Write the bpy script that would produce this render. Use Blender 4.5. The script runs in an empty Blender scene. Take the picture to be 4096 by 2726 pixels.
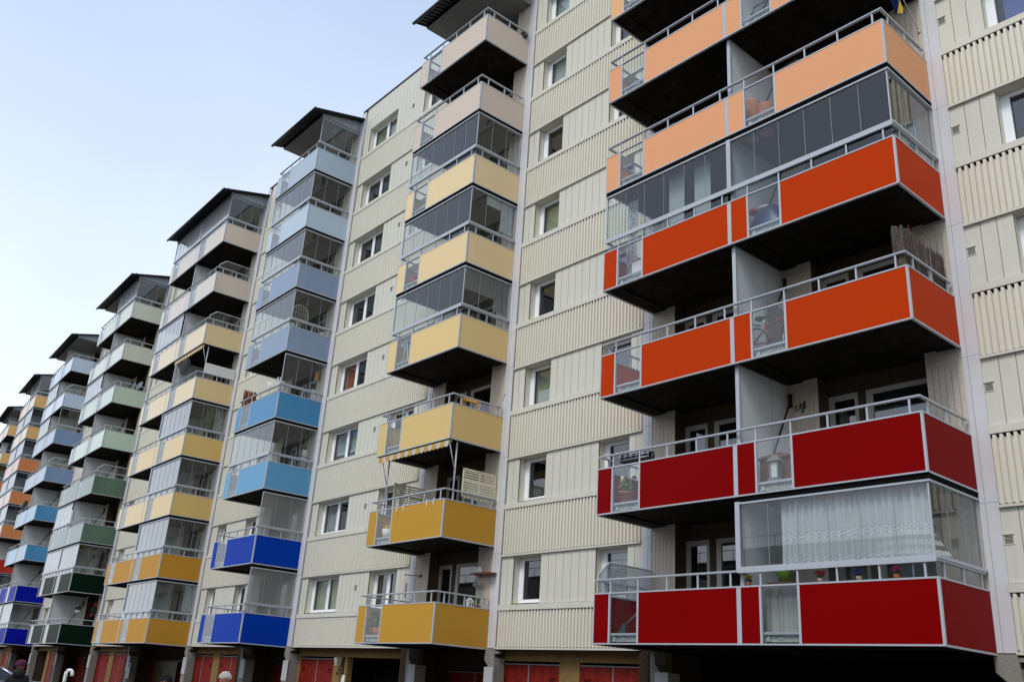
import bpy, math, random
from mathutils import Vector, Matrix
random.seed(7)
sc = bpy.context.scene
COL = sc.collection
R_ = math.radians
CURV = 1.14100762e-3          # the long block bends very gently: s runs along the facade, y out of it (outwards is -y)
PR = 1.918                    # how far the balconies stand out
ST = 2.8                      # storey height
Z1 = 2.82                     # underside of the lowest balconies

def W(s, y, z):
    a = CURV * s
    return Vector((math.sin(a) / CURV - math.sin(a) * y, (1 - math.cos(a)) / CURV + math.cos(a) * y, z))

def lin(h):
    h = h.lstrip('#')
    r = []
    for i in (0, 2, 4):
        v = int(h[i:i + 2], 16) / 255
        r.append(v / 12.92 if v <= .04045 else ((v + .055) / 1.055) ** 2.4)
    return (*r, 1)

# ------------------------------------------------------------------ materials
def new_mat(name):
    m = bpy.data.materials.new(name); m.use_nodes = True
    nt = m.node_tree; nt.nodes.clear()
    out = nt.nodes.new('ShaderNodeOutputMaterial')
    return m, nt, out

def N(nt, t, **kw):
    n = nt.nodes.new(t)
    for k, v in kw.items():
        if k in n.inputs: n.inputs[k].default_value = v
        else: setattr(n, k, v)
    return n

MATS = {}
def paint(name, col, rough=.5, metal=0, spec=.5, speck=.06, speck_scale=60, dirt=.0, dirt_col=(.12, .1, .08, 1), bump=0, bump_scale=40, streak=False, coat=0):
    """plain surface with fine grain and optional large stains"""
    if name in MATS: return MATS[name]
    m, nt, out = new_mat(name); L = nt.links
    p = N(nt, 'ShaderNodeBsdfPrincipled'); p.inputs['Roughness'].default_value = rough
    p.inputs['Metallic'].default_value = metal; p.inputs['Specular IOR Level'].default_value = spec
    if coat: p.inputs['Coat Weight'].default_value = coat; p.inputs['Coat Roughness'].default_value = .12
    g = N(nt, 'ShaderNodeNewGeometry')
    col = lin(col) if isinstance(col, str) else col
    n1 = N(nt, 'ShaderNodeTexNoise'); n1.inputs['Scale'].default_value = speck_scale; n1.inputs['Detail'].default_value = 4
    L.new(g.outputs['Position'], n1.inputs['Vector'])
    mr = N(nt, 'ShaderNodeMapRange'); mr.inputs[1].default_value = .3; mr.inputs[2].default_value = .7
    mr.inputs[3].default_value = 1 - speck * 1.6; mr.inputs[4].default_value = 1 + speck * 1.6
    L.new(n1.outputs['Fac'], mr.inputs[0])
    mx = N(nt, 'ShaderNodeMix', data_type='RGBA', blend_type='MULTIPLY'); mx.inputs[0].default_value = 1
    mx.inputs[6].default_value = col
    L.new(mr.outputs[0], mx.inputs[7])
    last = mx.outputs[2]
    if dirt:
        mp = N(nt, 'ShaderNodeMapping'); mp.inputs['Scale'].default_value = (6, 6, .35) if streak else (1.2, 1.2, 1.2)
        L.new(g.outputs['Position'], mp.inputs[0])
        n2 = N(nt, 'ShaderNodeTexNoise'); n2.inputs['Scale'].default_value = 1.3; n2.inputs['Detail'].default_value = 6; n2.inputs['Roughness'].default_value = .65
        L.new(mp.outputs[0], n2.inputs['Vector'])
        r2 = N(nt, 'ShaderNodeMapRange'); r2.inputs[1].default_value = .45; r2.inputs[2].default_value = .8; r2.inputs[4].default_value = dirt
        L.new(n2.outputs['Fac'], r2.inputs[0])
        m2 = N(nt, 'ShaderNodeMix', data_type='RGBA'); L.new(r2.outputs[0], m2.inputs[0]); L.new(last, m2.inputs[6]); m2.inputs[7].default_value = dirt_col
        last = m2.outputs[2]
    L.new(last, p.inputs['Base Color'])
    if bump:
        b = N(nt, 'ShaderNodeBump'); b.inputs['Strength'].default_value = bump; b.inputs['Distance'].default_value = .01
        n3 = N(nt, 'ShaderNodeTexNoise'); n3.inputs['Scale'].default_value = bump_scale; n3.inputs['Detail'].default_value = 5
        L.new(g.outputs['Position'], n3.inputs['Vector']); L.new(n3.outputs['Fac'], b.inputs['Height']); L.new(b.outputs[0], p.inputs['Normal'])
    L.new(p.outputs[0], out.inputs[0])
    MATS[name] = m
    return m

def glass(name, tint=(.8, .88, .88, 1), dust=.03, dust_col=(.75, .78, .8, 1), r0=.045, rough=0, wavy=0):
    """window glass as one sheet: mirror share by angle of incidence, a film of dust, the rest see-through"""
    if name in MATS: return MATS[name]
    m, nt, out = new_mat(name); L = nt.links
    lw = N(nt, 'ShaderNodeLayerWeight')
    def math_(op, a, b=None):
        n = N(nt, 'ShaderNodeMath', operation=op)
        for i, v in enumerate((a, b)):
            if v is None: continue
            if isinstance(v, (int, float)): n.inputs[i].default_value = v
            else: L.new(v, n.inputs[i])
        return n.outputs[0]
    f = lw.outputs['Facing']
    r1 = math_('ADD', math_('MULTIPLY', math_('POWER', f, 5), 1 - r0), r0)
    refl = math_('DIVIDE', math_('MULTIPLY', r1, 2), math_('ADD', r1, 1))
    cosv = math_('MAXIMUM', math_('SUBTRACT', 1, f), .08)
    du = math_('MINIMUM', math_('DIVIDE', dust, cosv), .75)
    if wavy:
        g0_ = N(nt, 'ShaderNodeNewGeometry'); vo = N(nt, 'ShaderNodeTexVoronoi'); vo.inputs['Scale'].default_value = wavy; L.new(g0_.outputs['Position'], vo.inputs['Vector'])
        du = math_('ADD', .12, math_('MULTIPLY', math_('POWER', vo.outputs['Distance'], 1.5), 1.1))
    tr = N(nt, 'ShaderNodeBsdfTransparent', Color=tint)
    df = N(nt, 'ShaderNodeBsdfDiffuse', Color=dust_col); tl = N(nt, 'ShaderNodeBsdfTranslucent', Color=dust_col)
    dm = N(nt, 'ShaderNodeMixShader'); dm.inputs[0].default_value = .35; L.new(df.outputs[0], dm.inputs[1]); L.new(tl.outputs[0], dm.inputs[2])
    gl = N(nt, 'ShaderNodeBsdfGlossy'); gl.inputs['Roughness'].default_value = rough
    if wavy:
        g = N(nt, 'ShaderNodeNewGeometry'); n3 = N(nt, 'ShaderNodeTexNoise'); n3.inputs['Scale'].default_value = wavy
        b = N(nt, 'ShaderNodeBump'); b.inputs['Strength'].default_value = .5; b.inputs['Distance'].default_value = .02
        L.new(g.outputs['Position'], n3.inputs['Vector']); L.new(n3.outputs['Fac'], b.inputs['Height']); L.new(b.outputs[0], gl.inputs['Normal']); L.new(b.outputs[0], df.inputs['Normal'])
    a = N(nt, 'ShaderNodeMixShader'); L.new(du, a.inputs[0]); L.new(tr.outputs[0], a.inputs[1]); L.new(dm.outputs[0], a.inputs[2])
    b2 = N(nt, 'ShaderNodeMixShader'); L.new(refl, b2.inputs[0]); L.new(a.outputs[0], b2.inputs[1]); L.new(gl.outputs[0], b2.inputs[2])
    L.new(b2.outputs[0], out.inputs[0])
    MATS[name] = m
    return m

def sheer(name, col, opac=.6):
    if name in MATS: return MATS[name]
    m, nt, out = new_mat(name); L = nt.links
    d = N(nt, 'ShaderNodeBsdfDiffuse', Color=lin(col)); t = N(nt, 'ShaderNodeBsdfTranslucent', Color=lin(col)); x = N(nt, 'ShaderNodeBsdfTransparent')
    a = N(nt, 'ShaderNodeMixShader'); a.inputs[0].default_value = .4; L.new(d.outputs[0], a.inputs[1]); L.new(t.outputs[0], a.inputs[2])
    b = N(nt, 'ShaderNodeMixShader'); b.inputs[0].default_value = opac; L.new(x.outputs[0], b.inputs[1]); L.new(a.outputs[0], b.inputs[2])
    L.new(b.outputs[0], out.inputs[0]); MATS[name] = m
    return m

cream = paint('cream_sheet_metal', '#DDD9C8', .45, spec=.4, speck=.02, dirt=.08, dirt_col=lin('#A89F80'), streak=True)
cream_flat = paint('cream_flat_panel', '#D4D1C2', .5, spec=.35, speck=.03, dirt=.16, dirt_col=lin('#A59C80'), streak=True)
grey_pil = paint('pale_grey_cladding', '#D2D1D2', .5, spec=.35, speck=.04, dirt=.16, dirt_col=lin('#AFAAA6'), streak=True)
plank_m = paint('board_marked_concrete', '#D0C4B4', .75, spec=.2, speck=.06, speck_scale=25, dirt=.3, dirt_col=lin('#A08F7C'), streak=True)
tan_m = paint('shaded_tan_boards', '#4C3E2E', .7, spec=.2, speck=.15, dirt=.4, streak=True)  # tan boards coloured dark to carry the loggia's shade
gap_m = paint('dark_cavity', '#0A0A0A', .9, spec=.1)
alu = paint('painted_aluminium', '#B4B8BE', .38, spec=.5, speck=.03, dirt=.08)
alu_dk = paint('dark_metal_track', '#3A3C40', .4, spec=.5)
white_f = paint('white_window_frame', '#F0F2F4', .4, spec=.45, speck=.02)
conc_l = paint('light_concrete_edge', '#B3B4AE', .8, spec=.2, speck=.15, speck_scale=14, dirt=.3, streak=True)
soffit_m = paint('shaded_concrete_soffit', '#201C17', .9, spec=.1, speck=.4, speck_scale=3, dirt=.5, dirt_col=(.006, .005, .004, 1))  # near-black colour holds the shade under slabs and ceilings
part_m = paint('grey_partition', '#D6D9D8', .6, spec=.3, speck=.05, dirt=.1)
roof_dk = paint('black_roof_sheet', '#15161B', .5, spec=.4)
roof_so = paint('grey_canopy_soffit', '#86847F', .8, spec=.2, speck=.08)
gable_m = paint('galvanised_gable', '#8E989C', .55, metal=.2, speck=.12, speck_scale=8, dirt=.3, dirt_col=lin('#6A7377'))
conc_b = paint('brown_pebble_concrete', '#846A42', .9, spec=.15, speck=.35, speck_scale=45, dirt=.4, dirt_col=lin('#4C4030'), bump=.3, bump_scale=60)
pier_m = paint('pier_concrete', '#8D887E', .85, spec=.2, speck=.15, dirt=.3)
box_m = paint('pale_meter_box', '#B7B9B8', .6, spec=.3)
room_m = paint('dark_room', '#171615', .9, spec=.05)
door_red = paint('weathered_red_boards', '#7C1B10', .6, spec=.2, speck=.22, speck_scale=9, dirt=.5, dirt_col=lin('#4A0F0C'), streak=True)
black_m = paint('matt_black', '#0E0E10', .55)
clear_g = glass('clear_glass', tint=(.88, .92, .92, 1), dust=.012)
hazy_g = glass('hazy_glass', tint=(.72, .8, .82, 1), dust=.045, dust_col=(.7, .78, .84, 1))
seam_m = paint('glass_joint', '#8F989E', .4)
room_g = glass('window_glass', tint=(.72, .78, .78, 1), dust=.01, r0=.085)
bal_g = glass('balcony_glass', tint=(.74, .81, .83, 1), dust=.018, dust_col=(.4, .48, .56, 1))
dust_glare_g = glass('dusty_glare_glass', tint=(.7, .77, .78, 1), dust=.15, dust_col=(.88, .93, .97, 1))  # bright film paints in white sky reflection along with the dust
milk_g = glass('milky_glass', tint=(.6, .62, .62, 1), dust=.33, dust_col=(.5, .5, .48, 1), rough=.25)
frost_g = glass('pebbled_glass', tint=(.6, .64, .66, 1), dust=.25, dust_col=(.6, .64, .68, 1), rough=.12, wavy=26)

# ------------------------------------------------------------------ mesh builder
class MB:
    def __init__(s): s.v = []; s.f = []; s.mi = []; s.sm = []
    def add(s, vs, fs, mi=0, smooth=False):
        o = len(s.v); s.v += [tuple(v) for v in vs]
        for f in fs: s.f.append(tuple(i + o for i in f)); s.mi.append(mi); s.sm.append(smooth)
        return s
    def box(s, a0, a1, b0, b1, c0, c1, mi=0, face_mi=None):
        vs = [(x, y, z) for z in (c0, c1) for y in (b0, b1) for x in (a0, a1)]
        fs = [(0, 2, 3, 1), (4, 5, 7, 6), (0, 1, 5, 4), (2, 6, 7, 3), (0, 4, 6, 2), (1, 3, 7, 5)]   # bottom top front back left right
        o = len(s.v); s.v += vs
        for i, f in enumerate(fs):
            s.f.append(tuple(j + o for j in f)); s.mi.append(face_mi.get(i, mi) if face_mi else mi); s.sm.append(False)
        return s
    def quad(s, p, mi=0): return s.add(p, [tuple(range(len(p)))], mi)
    def tube(s, pts, r, n=8, mi=0, cap=True):
        pts = [Vector(p) for p in pts]; k = len(pts); vs = []
        rr = r if isinstance(r, (list, tuple)) else [r] * k
        for i, p in enumerate(pts):
            d = (pts[min(i + 1, k - 1)] - pts[max(i - 1, 0)]).normalized()
            u = d.cross(Vector((0, 0, 1)) if abs(d.z) < .9 else Vector((1, 0, 0))).normalized(); w = d.cross(u)
            vs += [p + (u * math.cos(2 * math.pi * j / n) + w * math.sin(2 * math.pi * j / n)) * rr[i] for j in range(n)]
        fs = [(i * n + j, i * n + (j + 1) % n, (i + 1) * n + (j + 1) % n, (i + 1) * n + j) for i in range(k - 1) for j in range(n)]
        if cap: fs += [tuple(range(n - 1, -1, -1)), tuple(range((k - 1) * n, k * n))]
        return s.add(vs, fs, mi, n > 4)
    def lathe(s, c, prof, n=14, mi=0):
        vs = [(c[0] + r * math.cos(2 * math.pi * j / n), c[1] + r * math.sin(2 * math.pi * j / n), c[2] + z) for r, z in prof for j in range(n)]
        k = len(prof)
        fs = [(i * n + j, i * n + (j + 1) % n, (i + 1) * n + (j + 1) % n, (i + 1) * n + j) for i in range(k - 1) for j in range(n)]
        return s.add(vs, fs, mi, True)
    def ball(s, c, r, n=10, mi=0, sq=(1, 1, 1)):
        prof = [(max(1e-4, math.sin(math.pi * i / 6)), -math.cos(math.pi * i / 6)) for i in range(7)]
        vs = [(c[0] + r * a * math.cos(2 * math.pi * j / n) * sq[0], c[1] + r * a * math.sin(2 * math.pi * j / n) * sq[1], c[2] + r * b * sq[2]) for a, b in prof for j in range(n)]
        fs = [(i * n + j, i * n + (j + 1) % n, (i + 1) * n + (j + 1) % n, (i + 1) * n + j) for i in range(6) for j in range(n)]
        return s.add(vs, fs, mi, True)
    def sheet(s, fn, nu, nv, mi=0, smooth=True):
        vs = [fn(i / nu, j / nv) for j in range(nv + 1) for i in range(nu + 1)]
        fs = [(j * (nu + 1) + i, j * (nu + 1) + i + 1, (j + 1) * (nu + 1) + i + 1, (j + 1) * (nu + 1) + i) for j in range(nv) for i in range(nu)]
        return s.add(vs, fs, mi, smooth)
    def leafy(s, c, r, n, size, mis=(0,), squash=1):
        for _ in range(n):
            d = Vector((random.gauss(0, 1), random.gauss(0, 1), random.gauss(0, 1))).normalized() * r * random.random() ** .4
            p = Vector(c) + Vector((d.x, d.y, d.z * squash)); u = Vector((random.gauss(0, 1), random.gauss(0, 1), random.gauss(0, 1))).normalized() * size
            w = u.cross(Vector((random.gauss(0, 1), random.gauss(0, 1), random.gauss(0, 1)))).normalized() * size * .55
            s.add([p - u, p + w, p + u, p - w], [(0, 1, 2, 3)], random.choice(mis))
        return s
    def build(s, name, mats, parent=None, label=None, flat=False):
        """links the collected shapes as ONE mesh object; (s,y,z) becomes world coordinates along the bent facade"""
        vs = [Vector(v) if flat else W(*v) for v in s.v]
        me = bpy.data.meshes.new(name)
        lo = Vector((min(v[i] for v in vs) for i in range(3))); hi = Vector((max(v[i] for v in vs) for i in range(3)))
        o0 = Vector(((lo.x + hi.x) / 2, (lo.y + hi.y) / 2, lo.z))
        me.from_pydata([v - o0 for v in vs], [], s.f)
        mats = mats if isinstance(mats, (list, tuple)) else [mats]
        for m in mats: me.materials.append(m)
        me.polygons.foreach_set('material_index', s.mi); me.polygons.foreach_set('use_smooth', s.sm); me.update()
        o = bpy.data.objects.new(name, me); COL.objects.link(o)
        o['origin'] = o0[:]
        if parent: o.parent = parent; o.location = o0 - Vector(parent['origin'])
        else: o.location = o0
        if label: o['label'] = label
        return o

def thing(name, label, cat, at, group=None, flat=False):
    o = bpy.data.objects.new(name, None); COL.objects.link(o); p = Vector(at) if flat else W(*at)
    o.location = p; o['origin'] = p[:]; o['label'] = label; o['category'] = cat
    if group: o['group'] = group
    o.empty_display_size = .2
    return o
def tag(o, label, cat, group=None):
    o['label'] = label; o['category'] = cat
    if group: o['group'] = group
    return o
def struct(o): o['kind'] = 'structure'; return o

# ------------------------------------------------------------------ ground
def ground_mat(name, c1, c2, sc1):
    m, nt, out = new_mat(name); L = nt.links
    g = N(nt, 'ShaderNodeNewGeometry'); p = N(nt, 'ShaderNodeBsdfPrincipled'); p.inputs['Roughness'].default_value = .9
    n = N(nt, 'ShaderNodeTexNoise'); n.inputs['Scale'].default_value = sc1; n.inputs['Detail'].default_value = 8
    L.new(g.outputs['Position'], n.inputs['Vector'])
    x = N(nt, 'ShaderNodeMix', data_type='RGBA'); x.inputs[6].default_value = c1; x.inputs[7].default_value = c2
    L.new(n.outputs['Fac'], x.inputs[0]); L.new(x.outputs[2], p.inputs['Base Color']); L.new(p.outputs[0], out.inputs[0])
    return m
gr = MB(); gr.quad([(-900, -900, 0), (900, -900, 0), (900, 900, 0), (-900, 900, 0)])
struct(gr.build('ground', ground_mat('ground_earth', (.05, .055, .04, 1), (.08, .075, .06, 1), .3), flat=True))
rd = MB(); n_ = 40
rd.sheet(lambda u, v: (-140 + 200 * u, -22 + 20.5 * v, .006), n_, 2, smooth=False)
struct(rd.build('road', ground_mat('asphalt', (.035, .035, .037, 1), (.055, .055, .055, 1), 2)))
pv = MB()
for i in range(50): pv.box(-140 + 4 * i, -136.02 + 4 * i, -1.5, 1.0, -.02, .12)
struct(pv.build('pavement', ground_mat('paving', (.12, .12, .115, 1), (.18, .175, .165, 1), 3)))

# ------------------------------------------------------------------ the block
B = thing('apartment_block', 'long eight storey apartment block with cream corrugated walls and stacks of coloured balconies', 'apartment building', (-30, 0, 0))
COLS = [  # name, left, right, units
    ('nearest', -2.974, 4.737, 2), ('second', -12.76, -8.887, 1), ('third', -24.525, -20.692, 1), ('fourth', -38.345, -30.455, 2),
    ('fifth', -52.918, -45.183, 2), ('sixth', -67.5, -60.161, 2), ('seventh', -81.0, -73.771, 2), ('eighth', -95.2, -87.6, 2)]
MID = {'nearest': .868}
PANEL = {  # paint of each floor, lowest first
    'nearest': ['#800001', '#800001', '#BE3904', '#BE3904', '#E6A679', '#E6A679', '#EAB680', '#EAB680'],
    'second': ['#C6953A', '#C6953A', '#DFC07F', '#E7CA8E', '#EACF9F', '#EAD3A6', '#D6C6B6', '#D6C6B6'],
    'third': ['#003AA6', '#003AA6', '#5E9FC6', '#488BB9', '#8A9BB2', '#8A9BB2', '#BACBD6', '#AFBFCB'],
    'fourth': ['#C69034', '#C69034', '#DFBC6E', '#DFBC6E', '#E5C992', '#E5CC9A', '#D5C5B2', '#D5C5B2'],
    'fifth': ['#052013', '#052013', '#57705E', '#57705E', '#C0D2BA', '#BFCFB8', '#CDD0BB', '#CDD0BB'],
    'sixth': ['#08189A', '#08189A', '#4A8FBE', '#4A8FBE', '#7C93B2', '#7C93B2', '#BDCBDC', '#BDCBDC'],
    'seventh': ['#8E0A04', '#B02C02', '#B02C02', '#D28450', '#D28450', '#D28450', '#E2B474', '#E2B474'],
    'eighth': ['#8E0A04', '#B02C02', '#B02C02', '#D28450', '#D28450', '#D28450', '#E2B474', '#E2B474']}
CNAME = {'nearest': ['dark red'] * 2 + ['orange'] * 2 + ['peach'] * 2 + ['pale orange'] * 2, 'second': ['amber'] * 2 + ['yellow'] * 4 + ['beige'] * 2,
         'third': ['navy blue'] * 2 + ['light blue', 'sky blue', 'slate blue', 'slate blue', 'pale blue', 'pale blue'], 'fourth': ['amber'] * 2 + ['yellow'] * 4 + ['beige'] * 2,
         'fifth': ['dark green'] * 2 + ['grey green'] * 2 + ['pale green'] * 4, 'sixth': ['navy blue'] * 2 + ['sky blue'] * 2 + ['slate blue'] * 2 + ['pale blue'] * 2,
         'seventh': ['red orange'] * 3 + ['orange'] * 3 + ['amber'] * 2, 'eighth': ['red orange'] * 3 + ['orange'] * 3 + ['amber'] * 2}
ORD = ['lowest', 'second', 'third', 'fourth', 'fifth', 'sixth', 'seventh', 'top']
# glazing: F = panes along the front, S = panes along the right end, w = low wind screen at the right end, v = wind screen at the left end
GL = {('nearest', 1): {1: 'FS', 4: 'FS'}, ('nearest', 0): {1: 'v', 4: 'F'},
      ('second', 0): {4: 'FS', 5: 'FS', 6: 'FS'}, ('third', 0): {1: 'm', 2: 'm', 3: 'FS', 4: 'S', 5: 'FS', 6: 'FS', 7: 'FS', 8: 'S'},
      ('fourth', 1): {1: 'FS', 2: 'FS', 3: 'FS', 4: 'FS', 6: 'w', 7: 'w', 8: 'FS'}, ('fourth', 0): {6: 'F', 8: 'F'},
      ('fifth', 1): {2: 'FS', 4: 'w', 8: 'FS'}, ('fifth', 0): {2: 'F', 6: 'F', 3: 'F'},
      ('sixth', 1): {1: 'FS', 5: 'w', 6: 'S', 7: 'w'}, ('sixth', 0): {1: 'F', 6: 'F', 7: 'F'},
      ('seventh', 1): {2: 'FS', 3: '', 4: 'FS', 5: 'FS', 6: 'FS', 7: 'FS', 8: 'FS'}, ('seventh', 0): {5: 'F', 6: 'F', 7: 'F'},
      ('eighth', 1): {5: 'FS', 6: 'FS'}, ('eighth', 0): {6: 'F'}}

def laminate(hexc, coat=.12): return paint('laminate_' + hexc[1:] + f'_{coat}', hexc, .45, spec=.04 if coat < .1 else .12, coat=coat, speck=.07, speck_scale=140, dirt=.05, dirt_col=tuple(c * .6 for c in lin(hexc)[:3]) + (1,))

def balcony(cn, ui, L, R, left_end, right_end, k):
    zb = Z1 + ST * (k - 1)
    pm = laminate(PANEL[cn][k - 1], .0 if cn in ('nearest', 'second') else (.04 if k < 3 else (.35 if cn == 'third' else .9))); g = GL.get((cn, ui), {}).get(k, '')
    two = any(c[0] == cn and c[3] == 2 for c in COLS)
    half = (', left half' if ui == 0 else ', right half') if two else ''
    state = {'F': 'glazed', 'S': 'glazed at its end', 'm': 'with milky panes at its end', 'w': 'with wind screen', 'v': 'with wind screen'}.get(g[:1], 'open')
    lab = f'{CNAME[cn][k - 1]} balcony, {state}, {ORD[k - 1]} row of the {cn} stack{half}'
    yf = -PR
    sl = MB()
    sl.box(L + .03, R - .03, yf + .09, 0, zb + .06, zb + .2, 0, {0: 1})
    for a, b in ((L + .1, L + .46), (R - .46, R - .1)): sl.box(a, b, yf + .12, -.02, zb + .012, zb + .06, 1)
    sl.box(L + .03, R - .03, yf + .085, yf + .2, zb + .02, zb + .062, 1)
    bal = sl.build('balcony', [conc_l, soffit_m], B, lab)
    # front panels between aluminium trims
    p0, p1 = zb + .03, zb + 1.05
    l0 = L + (.03 if left_end else .05); r1 = R - (.04 if right_end else .05)
    x1, x2, x3 = L + .455, L + .5, L + 1.265; x4 = L + 1.315
    for a, b in ((l0, x1), (x4, r1)): MB().box(a, b, yf, yf + .014, p0, p1).build('front_panel', pm, bal)
    gp = MB(); gp.quad([(x2, yf + .01, p0), (x3, yf + .01, p0), (x3, yf + .01, p1), (x2, yf + .01, p1)]).build('clear_panel', clear_g if cn in ('nearest', 'second') else hazy_g, bal)
    fr = MB(); e = .004
    fr.box(L, R, yf - e, yf + .05, zb + .001, p0); fr.box(L, R, yf - e - .004, yf + .05, p1, p1 + .03)
    fr.box(x1, x2, yf - e + .001, yf + .04, p0, p1); fr.box(x3, x4, yf - e + .001, yf + .04, p0, p1)
    fr.box(L, l0, yf - e + .001, yf + .05, p0, p1); fr.box(r1, R, yf - e + .001, yf + .05, p0, p1)
    fr.box(x2 + .01, x3 - .01, yf + .03, yf + .06, zb + .19, zb + .235)                    # kick rail behind the clear panel
    fr.box(x2 + .05, x2 + .12, yf + .06, yf + .09, zb + .07, zb + .16)                    # fixing bracket on the slab edge
    fr.box(x2 + .27, x2 + .4, yf + .083, yf + .0895, zb + .1, zb + .15)
    if right_end:
        MB().box(R - .014, R, yf + .04, .0, p0, p1).build('side_panel', pm, bal)
        fr.box(R - .045, R + .006, yf + .05, 0, zb - .005, p0); fr.box(R - .045, R + .008, yf + .05, 0, p1, p1 + .03)
        fr.box(R - .04, R + .005, yf + .0005, yf + .04, p0, p1); fr.box(R - .04, R + .004, -.03, -.001, p0, p1)
    if left_end:
        MB().box(L, L + .014, yf + .05, .0, p0, p1).build('side_panel', pm, bal)
        fr.box(L - .006, L + .045, yf + .05, 0, zb - .005, p0); fr.box(L - .008, L + .045, yf + .05, 0, p1, p1 + .03)
    # rivets on the corner post
    for zz in (.08, .5, .97): fr.box(R - .028, R - .018, yf - e - .002, yf - e + .004, zb + zz, zb + zz + .012)
    fr.build('panel_frame', alu, bal)
    # hand rail on short posts
    ra = MB(); t0, t1 = zb + 1.34, zb + 1.378
    a0 = L + (.03 if left_end else 0); a1 = R - (.01 if right_end else 0)
    ra.box(a0, a1, yf + .0, yf + .06, t0, t1); ra.box(a0, a1, yf - .006, yf, t0 + .014, t0 + .02)
    posts = [L + .485 + .79 * i for i in range(5)]
    for x in posts:
        if x < R - .1: ra.box(x - .016, x + .016, yf + .012, yf + .04, p1 + .03, t0)
    for end, xx in ((left_end, L + .03), (right_end, R - .07)):
        if end:
            ra.box(xx, xx + .06, yf + .06, -.06, t0, t1)
            for yy in (-1.6, -.9, -.2): ra.box(xx + .014, xx + .042, yy - .02, yy + .02, p1 + .03, t0)
    if 'F' in g: ra.box(a0, a1, yf - .012, yf - .006, t0 - .02, t1 + .03)
    ra.build('hand_rail', alu, bal)
    # partition to the neighbour
    if two and ui == 1:
        pt = MB(); pt.box(L - .03, L + .03, yf + .19, .4, zb + .2, zb + ST + .02, 0); pt.box(L - .045, L + .045, yf + .13, yf + .19, zb + .2, zb + ST + .02, 1)
        pt.box(L + .03, L + .032, -.62, -.60, zb + .2, zb + ST, 1)
        pt.build('partition', [part_m, alu], bal)
        if k < 8 and cn in ('nearest', 'fifth', 'sixth'):
            MB().tube([(L + .13, -.03, zb + 2.45), (L + .13, -.62, zb + 1.35), (L + .13, -.75, zb + 1.1)], .022, 6).tube([(L + .13, -.03, zb + 2.3), (L + .13, -.03, zb + 2.6)], .045, 6).build('slanting_pole', black_m, bal)
    # glazing
    far = COLS.index(next(c for c in COLS if c[0] == cn))
    gm = {0: bal_g if k != 1 else clear_g, 1: bal_g, 2: hazy_g}.get(far, dust_glare_g); sm = milk_g if g == 'm' else clear_g; gs = MB()
    gz, gf = MB(), MB(); zt = zb + ST + (-.1 if k < 8 else -.12)
    if k == 8: zt = 25.06
    g0 = zb + 1.435; yg = yf + .05
    if 'F' in g:
        b = R - .05
        a = L + .05
        gz.quad([(a, yg, g0), (b, yg, g0), (b, yg, zt - .05), (a, yg, zt - .05)]); gz.quad([(L + .05, yg, p1 + .03), (R - .05, yg, p1 + .03), (R - .05, yg, t0), (L + .05, yg, t0)])
        gf.box(L + .02, R - .0, yf - .01, yg + .05, t1, g0); gf.box(L + .02, R, yf + .01, yg + .05, zt - .05, zt - .015); gf.box(L + .02, R - .004, yf + .03, yg + .05, zt - .015, zt + .125 if k < 8 else zt + .06, 1)  # last box is black, painted for the shade gap under the slab
        np_ = 6
        for i in range(1, np_):
            x = a + (b - a) * i / np_; gf.box(x - .004, x + .004, yg - .006, yg + .006, g0, zt - .05, 2)
        gf.box(L + .0, L + .06, yg - .02, yg + .02, g0, zt - .05)
        if two and ui == 1: gf.box(L - .045, L + .06, yf + .0, yf + .1, t1, zt)
    if 'S' in g or g == 'm':
        xs = R - .05
        gs.quad([(xs, yg, g0), (xs, -.03, g0), (xs, -.03, zt - .05), (xs, yg, zt - .05)]); gs.quad([(xs, yg, p1 + .03), (xs, -.03, p1 + .03), (xs, -.03, t0), (xs, yg, t0)])
        gf.box(xs - .05, R + .012, yf + (.05 if 'F' in g else -.01), -.02, t1 + .001, g0 - .001); gf.box(xs - .05, R + .002, yf + .06, -.02, zt - .049, zt - .016); gf.box(xs - .05, R - .01, yf + .13, -.02, zt - .014, zt + .124 if k < 8 else zt + .06, 1)  # last box again painted black for the shade above the end panes
        for i in (1, 2):
            y = yg + (-.03 - yg) * i / 3; gf.box(xs - .006, xs + .006, y - .005, y + .005, g0, zt - .05, 2)
        gf.box(xs - .02, xs + .02, -.06, -.02, g0, zt - .05)
        gf.box(xs - .012, xs + .012, yg - .012, yg + .012, g0, zt - .05)
    if g in ('w', 'v'):
        xs = R - .05 if g == 'w' else L + .04
        pts = [(-1.83, t1), (-1.83, zb + 1.5), (-1.5, zb + 1.8), (-.03, zb + 1.8), (-.03, p1 + .03), (-1.83, p1 + .03)]
        ws = MB(); ws.quad([(xs, y, z) for y, z in pts]); w = ws.build('wind_screen', frost_g if g == 'v' else clear_g, bal)
        pf = [(xs, y, z) for y, z in pts[:5]]
        MB().tube(pf[:1] + pf[1:2], .02, 4).tube(pf[1:3], .02, 4).tube(pf[2:4], .02, 4).tube(pf[3:5], .018, 4).build('screen_frame', alu, bal)
    if gz.v: gz.build('front_glazing', gm, bal)
    if gs.v: gs.build('end_glazing', sm, bal)
    if gf.v: gf.build('glazing_frame', [alu, gap_m, seam_m], bal)
    return bal

def opening(cn, ui, L, R, two):
    l = L + .72 if not (two and ui == 1) else L + .79
    r = R - .72 if not (two and ui == 0) else R - .75
    return l, r

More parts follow.
